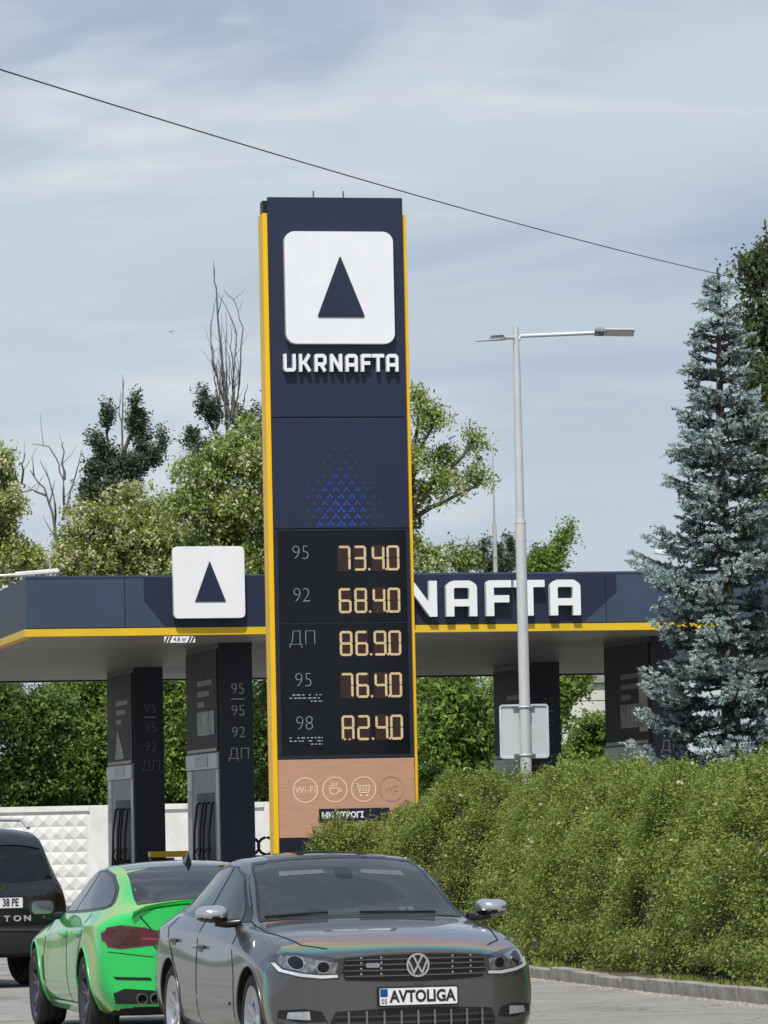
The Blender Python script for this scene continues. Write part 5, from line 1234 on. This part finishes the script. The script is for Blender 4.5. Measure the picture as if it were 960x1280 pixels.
    # lower intake
    LI = [(.545, .25), (.55, .36), (.52, .425), (.2, .442), (0, .445), (-.2, .442), (-.52, .425), (-.55, .36), (-.545, .25), (-.2, .225), (0, .222), (.2, .225)]
    li = C.patch('lower_intake', LI, 'front', .003, TRIM, res=.05)
    for zz in (.27, .31, .35, .39):
        C.patch('intake_bar', [(-.52, zz - .007), (.52, zz - .007), (.52, zz + .007), (-.52, zz + .007)], 'front', .016, pm('intake_bar_grey', (.03, .03, .032), .35), li, res=.08)
    for k in range(9):
        yy = -.44 + k * .11; C.patch('intake_stud', [(yy - .006, .25), (yy + .006, .25), (yy + .006, .425), (yy - .006, .425)], 'front', .0185, pm('intake_stud_grey', (.30, .31, .32), .25, metal=.9), li, res=.02)
    C.patch('front_lip', [(.70, .205), (.72, .228), (.3, .215), (0, .212), (-.3, .215), (-.72, .228), (-.70, .205), (0, .196)], 'front', .012, TRIM, res=.06)
    # number plate
    p, n_ = C.hit('front', 0, .515); bx = p.x + .028
    Mq = Matrix(((0, -1, 0, bx), (1, 0, 0, 0), (0, 0, 1, .515), (0, 0, 0, 1)))
    fr = MB().flat([rrect(-.268, -.064, .268, .064, .01, 3)], .0, .03, Mq).build('plate_frame', BLK, r)
    MB().flat([rrect(-.258, -.054, .258, .054, .008, 3)], -.006, -.0005, Mq).build('number_plate', PLT, fr)
    MB().box((-.255, -.0075, .0), (-.205, -.0062, .051), Mq).build('country_band', pm('plate_blue', (.01, .05, .25), .4), fr)
    def ptext(s, size, x, z, sx, mat=INK, off=0.0):
        me = text_mesh('plate_text', s, size, .002, sx, off); me.transform(Mq @ Matrix.Translation((x, -.0075, z))); link('plate_text', me, mat, fr)
    ptext('AVTOLIGA', .104, .027, -.002, .86, INK, .0035); ptext('05', .045, -.228, -.03, .9)
    C.wheels(.785, .235, .248, RIMS, 5)
    C.piece(list(C.free), 'body', PA)
    C.arch_lips(.008)
    # tail lamps and rear window for the far side of the car
    C.patch('rear_window', [(.56, 1.085), (0, 1.10), (-.56, 1.085), (-.50, 1.31), (0, 1.345), (.50, 1.31)], 'rear', .004, GLS, res=.06)
    for sg in (-1, 1): C.patch('tail_light', [(y * sg, z) for y, z in [(.42, .76), (.44, .88), (.78, .90), (.80, .78)]], 'rear', .004, TLR, res=.05)
    return C
LENSM = pm('lamp_smoked_reflector', (.24, .25, .265), .12, metal=.7, var=.7, scale=26, coat=.8)
CHRM = pm('satin_silver_shell', (0.62, 0.63, 0.64), 0.22, metal=0.85, var=0.04)
TLR = pm('tail_light_red', (0.085, 0.006, 0.010), 0.08, var=0.35, scale=16, coat=0.8)
grey_saloon()

# ---- green coupe seen from behind
def green_coupe():
    PA = paint('green_wrap', (0.022, 0.60, 0.095), 0.28, 0.0)
    st = [S(2.29, .19, .72, [(.82, .33), (.84, .49), (.825, .62)], [(.72, .70), (.48, .745), (.24, .76)], .765, .4),
          S(2.20, .18, .76, [(.86, .33), (.88, .50), (.87, .66)], [(.76, .76), (.51, .805), (.255, .82)], .825, .32),
          S(1.95, .17, .78, [(.89, .33), (.905, .52), (.895, .71)], [(.79, .82), (.54, .87), (.27, .885)], .89, .16),
          S(1.54, .16, .79, [(.90, .33), (.918, .54), (.908, .76)], [(.805, .875), (.56, .92), (.28, .94)], .945, .06),
          S(1.05, .16, .79, [(.90, .33), (.915, .56), (.90, .79)], [(.815, .915), (.60, .96), (.30, .98)], .985, .06),
          S(0.80, .16, .79, [(.90, .33), (.912, .57), (.895, .81)], [(.82, .93), (.645, .985), (.32, 1.01)], 1.015, .08),
          S(0.30, .16, .79, [(.895, .33), (.908, .58), (.89, .83)], [(.835, .945), (.645, 1.21), (.33, 1.25)], 1.26, .08),
          S(-0.05, .16, .79, [(.895, .33), (.908, .58), (.89, .845)], [(.838, .955), (.585, 1.335), (.30, 1.37)], 1.38, .04),
          S(-0.55, .16, .79, [(.90, .33), (.912, .58), (.895, .86)], [(.838, .965), (.565, 1.36), (.29, 1.395)], 1.402, 0),
          S(-1.05, .17, .79, [(.91, .34), (.925, .58), (.91, .88)], [(.835, .98), (.55, 1.315), (.28, 1.35)], 1.358, 0),
          S(-1.50, .18, .79, [(.915, .35), (.93, .58), (.92, .895)], [(.80, 1.0), (.54, 1.205), (.27, 1.24)], 1.248, 0),
          S(-1.90, .20, .79, [(.905, .36), (.92, .60), (.91, .90)], [(.77, 1.01), (.53, 1.075), (.265, 1.10)], 1.105, -.06),
          S(-2.14, .23, .77, [(.88, .38), (.905, .60), (.88, .88)], [(.745, .995), (.51, 1.04), (.255, 1.06)], 1.065, -.14),
          S(-2.30, .28, .73, [(.82, .40), (.865, .60), (.84, .80)], [(.715, .975), (.48, 1.03), (.24, 1.052)], 1.058, -.26)]
    a = R(12.6); h = Vector((-math.sin(a), math.cos(a))); le = Vector((-h.y, h.x))
    rw = P(108, 1245, 35.0); c = Vector((rw.x, 35.0)) + h * 1.27 - le * .89
    C = Car('green_coupe_car', (c.x, c.y, 0), math.atan2(h.y, h.x), 'bright green coupe with black roof parked behind the grey saloon, seen from behind', st,
            [(7, 4, 11, .35), (8, 5, 11, .5), (6, 1, 13, .75), (3, 0, 13, .4)], PA, [1.54, -1.27], .335, .372, rings=[(13, 7, 10, .7), (13, 3, 4, .3)])
    bs = PA.node_tree.nodes['Principled BSDF']; bs.inputs['Metallic'].default_value = .25
    t = PA.node_tree; nn = t.nodes; lw = nn.new('ShaderNodeLayerWeight'); lw.inputs[0].default_value = .5; rb = nn.new('ShaderNodeValToRGB'); el = rb.color_ramp.elements      # base colour runs from green to yellow by view angle
    el[0].position, el[0].color = .42, (.018, .60, .11, 1); el[1].position, el[1].color = .95, (.02, .50, .10, 1)
    for po, c_ in ((.70, (.03, .64, .10)), (.80, (.40, .66, .05)), (.88, (.10, .60, .09))):
        q = el.new(po); q.color = (*c_, 1)
    t.links.new(lw.outputs['Facing'], rb.inputs[0]); t.links.new(rb.outputs[0], bs.inputs['Base Color'])
    r = C.root
    dF = [(.98, .26), (.96, .60), (.86, .82), (.74, .935), (-.30, .965), (-.33, .26)]
    dR = [(-.335, .26), (-.31, .965), (-1.22, .985), (-1.25, .86), (-1.02, .68), (-.88, .50), (-.84, .26)]
    for ax, sg in (('left', 1), ('right', -1)):
        d1 = C.side_piece(dF, 'front_door', sg); d2 = C.side_piece(dR, 'rear_door', sg)
        C.seam([[(.98, .26), (.96, .60), (.86, .82), (.78, .93)], [(-.32, .26), (-.30, .96)], [(-.84, .26), (-.88, .50), (-1.02, .68), (-1.25, .86), (-1.22, .98)], [(.98, .26), (-.84, .26)]], ax)
        car_handle(C, ax, -.16, .80, PA, d1); car_handle(C, ax, -1.02, .82, PA, d2)
        C.patch('window_surround', [(.66, .965), (.40, 1.12), (.10, 1.265), (-.15, 1.312), (-.5, 1.328), (-.92, 1.285), (-1.28, 1.19), (-1.55, 1.075), (-1.60, 1.04), (-1.5, 1.02), (-1.0, .995), (-.3, .978)], ax, .003, TRIM, res=.06)
        C.patch('front_side_glass', [(.54, .985), (.36, 1.10), (.09, 1.24), (-.15, 1.29), (-.295, 1.298), (-.30, .995)], ax, .007, GLS, res=.06, smooth=80)
        C.patch('rear_side_glass', [(-.345, .997), (-.34, 1.30), (-.5, 1.304), (-.9, 1.263), (-1.25, 1.172), (-1.53, 1.057), (-1.5, 1.035), (-1.0, 1.015)], ax, .007, GLS, res=.06, smooth=80)
        C.patch('fender_vent', [(1.03, .40), (1.055, .60), (1.025, .61), (1.0, .40)], ax, .005, TRIM, res=.04)
        C.patch('sill', [(1.10, .19), (1.10, .235), (-.86, .24), (-.86, .19)], ax, .014, PA, res=.08)
        mirror_housing(C, .46, sg * .985, 1.02, sg, TRIM, .19, .066)
        tl = C.patch('tail_light', [(y * sg, z) for y, z in [(.37, .755), (.36, .835), (.44, .85), (.58, .885), (.74, .905), (.84, .885), (.862, .80), (.835, .735), (.74, .722), (.55, .742)]], 'rear', .005, TLR, res=.035)
        C.patch('light_bar', [(y * sg, z) for y, z in [(.38, .785), (.38, .800), (.58, .805), (.60, .79)]], 'rear', .008, pm('tail_light_bright', (.30, .03, .04), .15), tl, res=.04)
        C.patch('light_core', [(y * sg, z) for y, z in [(.60, .765), (.61, .865), (.72, .885), (.81, .865), (.825, .80), (.80, .757), (.70, .748)]], 'rear', .0075, pm('tail_light_core', (.05, .004, .006), .1, var=.6, scale=30, coat=.8), tl, res=.03)
        C.patch('bumper_slot', [(y * sg, z) for y, z in [(.52, .475), (.53, .498), (.80, .508), (.78, .485)]], 'rear', .004, TRIM, res=.04)
        # side of the lamp wrapping on to the wing
        pts = [(-2.22, .745), (-2.20, .885), (-2.07, .885), (-2.00, .845), (-2.02, .785), (-2.10, .75)]
        C.patch('tail_light_side', pts, ax, .005, TLR, tl, res=.035)
    RF = [(.12, -.50), (.16, 0), (.12, .50), (-.5, .525), (-1.0, .515), (-1.02, 0), (-1.0, -.515), (-.5, -.525)]
    C.patch('roof_panel', RF, 'top', .003, pm('gloss_black_roof', (.012, .013, .016), .06, coat=1.0), res=.05, smooth=80)
    RW = [(.575, 1.055), (.3, 1.085), (0, 1.095), (-.3, 1.085), (-.575, 1.055), (-.575, 1.10), (-.525, 1.295), (-.27, 1.342), (0, 1.352), (.27, 1.342), (.525, 1.295), (.575, 1.10)]
    rwn = C.patch('rear_window', RW, 'rear', .005, GLSB, res=.05, smooth=80)
    C.patch('windscreen', [(.64, 1.0), (0, 1.02), (-.64, 1.0), (-.54, 1.325), (0, 1.36), (.54, 1.325)], 'front', .004, GLS, res=.06, smooth=80)
    # boot lid lip and shut line
    lip = MB(); yy = np.linspace(-.66, .66, 15); top_, bot_ = [], []
    pts = []
    for y in yy:
        p, n_ = C.hit('top', -2.20 + .10 * (y / .9) ** 2, float(y)); pts.append(p)
    for p in pts: lip.add([], [])
    vs, fs = [], []
    for p in pts: vs += [p + Vector((.09, 0, -.004)), p + Vector((-.01, 0, .022)), p + Vector((-.075, 0, .034)), p + Vector((-.07, 0, .016)), p + Vector((.02, 0, -.03))]
    for i in range(len(pts) - 1):
        for j in range(5): fs.append((i * 5 + j, i * 5 + (j + 1) % 5, (i + 1) * 5 + (j + 1) % 5, (i + 1) * 5 + j))
    fs += [tuple(range(5)), tuple(reversed(range(len(vs) - 5, len(vs))))]
    me = bpy.data.meshes.new('boot_lip'); me.from_pydata([tuple(v) for v in vs], [], fs); bm = bmesh.new(); bm.from_mesh(me); bmesh.ops.recalc_face_normals(bm, faces=bm.faces); bm.to_mesh(me); bm.free(); link('boot_lip', me, PA, r, smooth=50)
    C.seam([[(.60, .97), (.52, .87), (.50, .74), (.44, .66), (.0, .645), (-.44, .66), (-.50, .74), (-.52, .87), (-.60, .97)]], 'rear', w=.010)
    C.seam([[(.84, .70), (.5, .655)], [(-.84, .70), (-.5, .655)]], 'rear', w=.006)
    C.piece([i for i in C.free if C.polys[i][2].x < -2.1 and C.polys[i][2].z < .66], 'rear_bumper', PA)
    C.piece([i for i in C.free if C.polys[i][2].x < -1.9 and abs(C.polys[i][2].y) < .52], 'boot_lid', PA)
    df = C.patch('diffuser', [(.78, .30), (.80, .38), (.72, .415), (.52, .40), (.40, .37), (0, .365), (-.40, .37), (-.52, .40), (-.72, .415), (-.80, .38), (-.78, .30), (0, .29)], 'rear', .006, TRIM, res=.05)
    for sg in (-1, 1):
        for y in (.50, .60):
            p, n_ = C.hit('rear', y * sg, .335); M = Matrix.Translation((p.x, y * sg, .335))
            MB().lathe([(.036, .05), (.042, .05), (.043, -.05), (.036, -.05)], 20, M, closed=True).build('exhaust_tip', STEEL, df, smooth=40)
            MB().lathe([(.0, -.02), (.036, -.02)], 20, M).build('exhaust_bore', UND, df)
    C.patch('number_plate', [rrect(-.26, .70, .26, .81, .01, 3)], 'rear', .010, PLT, res=.06)
    # fin aerial
    MB().add([(-.98, -.028, 1.36), (-.98, .028, 1.36), (-.80, .02, 1.385), (-.80, -.02, 1.385), (-.985, 0, 1.455), (-.96, 0, 1.458)], [(0, 1, 4), (0, 4, 5, 3), (1, 2, 5, 4), (2, 3, 5)]).build('fin_aerial', TRIM, r, bevel=0.004)
    C.wheels(.79, .245, .255, RIMD, 5)
    C.piece(list(C.free), 'body', PA)
    C.arch_lips(.008, paint('green_wrap_edge', (0.02, 0.56, 0.10), 0.3, 0.1))
    for sg in (-1, 1): C.patch('headlight', [(y * sg, z) for y, z in [(.45, .63), (.46, .71), (.72, .73), (.84, .70), (.82, .64)]], 'front', .004, LENSD, res=.05)
    C.patch('grille', [(.40, .62), (.38, .72), (0, .735), (-.38, .72), (-.40, .62)], 'front', .004, TRIM, res=.05)
green_coupe()

# ---- dark four wheel drive at the left edge, seen from behind
def dark_suv():
    PA = paint('black_paint', (0.012, 0.012, 0.013), 0.25, 0.2)
    st = [S(2.33, .34, .70, [(.80, .46), (.84, .66), (.82, .84)], [(.72, .93), (.48, .98), (.24, 1.0)], 1.0, .3),
          S(2.20, .32, .78, [(.88, .46), (.90, .68), (.88, .88)], [(.78, .98), (.52, 1.03), (.26, 1.05)], 1.05, .25),
          S(1.40, .30, .80, [(.90, .46), (.925, .70), (.91, .92)], [(.82, 1.04), (.56, 1.09), (.28, 1.11)], 1.11, .05),
          S(0.95, .30, .80, [(.90, .46), (.925, .70), (.915, .95)], [(.85, 1.06), (.70, 1.13), (.35, 1.16)], 1.16, .05),
          S(0.30, .30, .80, [(.90, .46), (.925, .70), (.915, .97)], [(.87, 1.07), (.68, 1.62), (.35, 1.68)], 1.69, .05),
          S(-0.40, .30, .80, [(.90, .46), (.925, .70), (.915, .98)], [(.875, 1.08), (.67, 1.70), (.35, 1.76)], 1.77, 0),
          S(-1.30, .30, .80, [(.90, .46), (.925, .70), (.915, .99)], [(.875, 1.09), (.665, 1.69), (.35, 1.75)], 1.76, 0),
          S(-1.95, .32, .80, [(.90, .46), (.925, .70), (.91, .99)], [(.865, 1.10), (.65, 1.65), (.34, 1.715)], 1.725, -.05),
          S(-2.12, .34, .80, [(.90, .46), (.92, .70), (.90, .99)], [(.85, 1.10), (.63, 1.56), (.33, 1.60)], 1.61, -.10),
          S(-2.26, .36, .79, [(.89, .48), (.905, .70), (.875, .98)], [(.82, 1.10), (.66, 1.22), (.33, 1.25)], 1.255, -.12),
          S(-2.33, .38, .76, [(.87, .48), (.885, .68), (.83, .92)], [(.76, 1.04), (.50, 1.08), (.25, 1.09)], 1.09, -.16, bulge=-.04)]
    a = R(29); h = Vector((-math.sin(a), math.cos(a))); q = P(-1, 1120, 47.5); c = Vector((q.x, 47.5)) + h * 2.34
    C = Car('dark_suv_car', (c.x, c.y, 0), math.atan2(h.y, h.x), 'black off-road car with silver roof rails turning away beside the green coupe', st,
            [(7, 3, 9, .4), (8, 4, 9, .5), (3, 0, 10, .4)], PA, [1.42, -1.40], .37, .42, .58)
    r = C.root
    C.patch('rear_window', [(.70, 1.16), (.58, 1.53), (.3, 1.575), (0, 1.585), (-.3, 1.575), (-.58, 1.53), (-.70, 1.16), (-.3, 1.135), (0, 1.13), (.3, 1.135)], 'rear', .004, GLSB, res=.06, smooth=80)
    C.patch('spoiler', [(-1.85, -.60), (-1.85, .60), (-2.10, .58), (-2.14, 0), (-2.10, -.58)], 'top', .018, PA, res=.06, skirt=.03)
    for ax, sg in (('left', 1), ('right', -1)):
        C.patch('side_glass', [(.62, 1.12), (.30, 1.50), (.05, 1.60), (-.4, 1.63), (-1.4, 1.61), (-1.85, 1.54), (-1.95, 1.14), (-.6, 1.12)], ax, .004, GLSB, res=.07, smooth=80)
        rl = MB(); rl.tube([(.0, sg * .60, 1.74), (-.12, sg * .62, 1.80), (-.8, sg * .63, 1.825), (-1.6, sg * .61, 1.81), (-1.80, sg * .60, 1.72)], .022, 8); rl.build('roof_rail', GALV, r, smooth=60)
        C.patch('tail_light', [(y * sg, z) for y, z in [(.70, .86), (.72, 1.10), (.80, 1.22), (.86, 1.20), (.90, 1.06), (.885, .86)]], 'rear', .004, pm('smoked_tail_light', (.016, .006, .006), .1, var=.3, scale=12), res=.05)
        C.seam([[(.95, .36), (.95, .98)], [(-.1, .36), (-.1, 1.08)], [(-1.05, .5), (-1.15, 1.08)]], ax)
        mirror_housing(C, .72, sg * 1.05, 1.16, sg, PA)
    C.seam([[(.69, .66), (.70, 1.10), (.62, 1.54)], [(-.69, .66), (-.70, 1.10), (-.62, 1.54)], [(-.69, .66), (.69, .66)]], 'rear', w=.010)
    bp = C.patch('rear_bumper', [(.90, .42), (.90, .64), (.4, .665), (-.4, .665), (-.90, .64), (-.90, .42), (-.3, .40), (.3, .40)], 'rear', .045, pm('bumper_plastic', (.016, .016, .017), .55), res=.07, skirt=.03)
    C.patch('bumper_ledge', [(.84, .60), (.84, .62), (0, .645), (-.84, .62), (-.84, .60), (0, .622)], 'rear', .056, pm('scuff_grey', (.05, .05, .052), .5), bp, res=.06)
    p, n_ = C.hit('rear', 0, .90)
    Mr = Matrix(((0, 1, 0, p.x), (-1, 0, 0, 0), (0, 0, 1, 0), (0, 0, 0, 1)))                   # x right as seen from behind
    fr = MB().flat([rrect(-.30, .845, .34, .985, .02, 3)], -.022, .02, Mr).build('plate_recess', BLK, r)
    MB().flat([rrect(-.26, .862, .26, .972, .01, 3)], -.030, -.0225, Mr).build('number_plate', PLT, fr)
    me = text_mesh('plate_text', '38 PE', .115, .002, .72, .003); me.transform(Mr @ Matrix.Translation((.117, -.0315, .917))); link('plate_text', me, INK, fr)
    # chrome bar above the plate, emblem and name
    for i, ch in enumerate('REXTON'):
        me = text_mesh('model_letter', ch, .085, .008, 1.35, .002); p2, _ = C.hit('rear', -(-.30 + i * .125), .745)
        me.transform(Matrix(((0, 1, 0, p2.x - .008), (-1, 0, 0, 0), (0, 0, 1, 0), (0, 0, 0, 1))) @ Matrix.Translation((-.30 + i * .125, 0, .745))); link('model_letter', me, GALV, r)
    p3, _ = C.hit('rear', 0, 1.10)
    wg = stroke(arc(0, 0, .045, 0, 360, 20)[:-1], .016, True, 0) + [[(.05, .01), (.115, .045), (.10, .0), (.05, -.02)], [(-.05, .01), (-.05, -.02), (-.10, 0), (-.115, .045)], [(.05, -.02), (.09, -.02), (.05, -.04)], [(-.05, -.02), (-.05, -.04), (-.09, -.02)]]
    MB().flat(wg, -.016, .0, Matrix(((0, 1, 0, p3.x), (-1, 0, 0, 0), (0, 0, 1, 1.085), (0, 0, 0, 1)))).build('winged_emblem', CHR, r)
    C.wheels(.77, .25, .24, RIMS, 5)
    C.piece(list(C.free), 'body', PA)
    C.arch_lips(.016)
    C.patch('windscreen', [(.70, 1.18), (-.70, 1.18), (-.62, 1.58), (.62, 1.58)], 'front', .004, GLS, res=.07)
dark_suv()
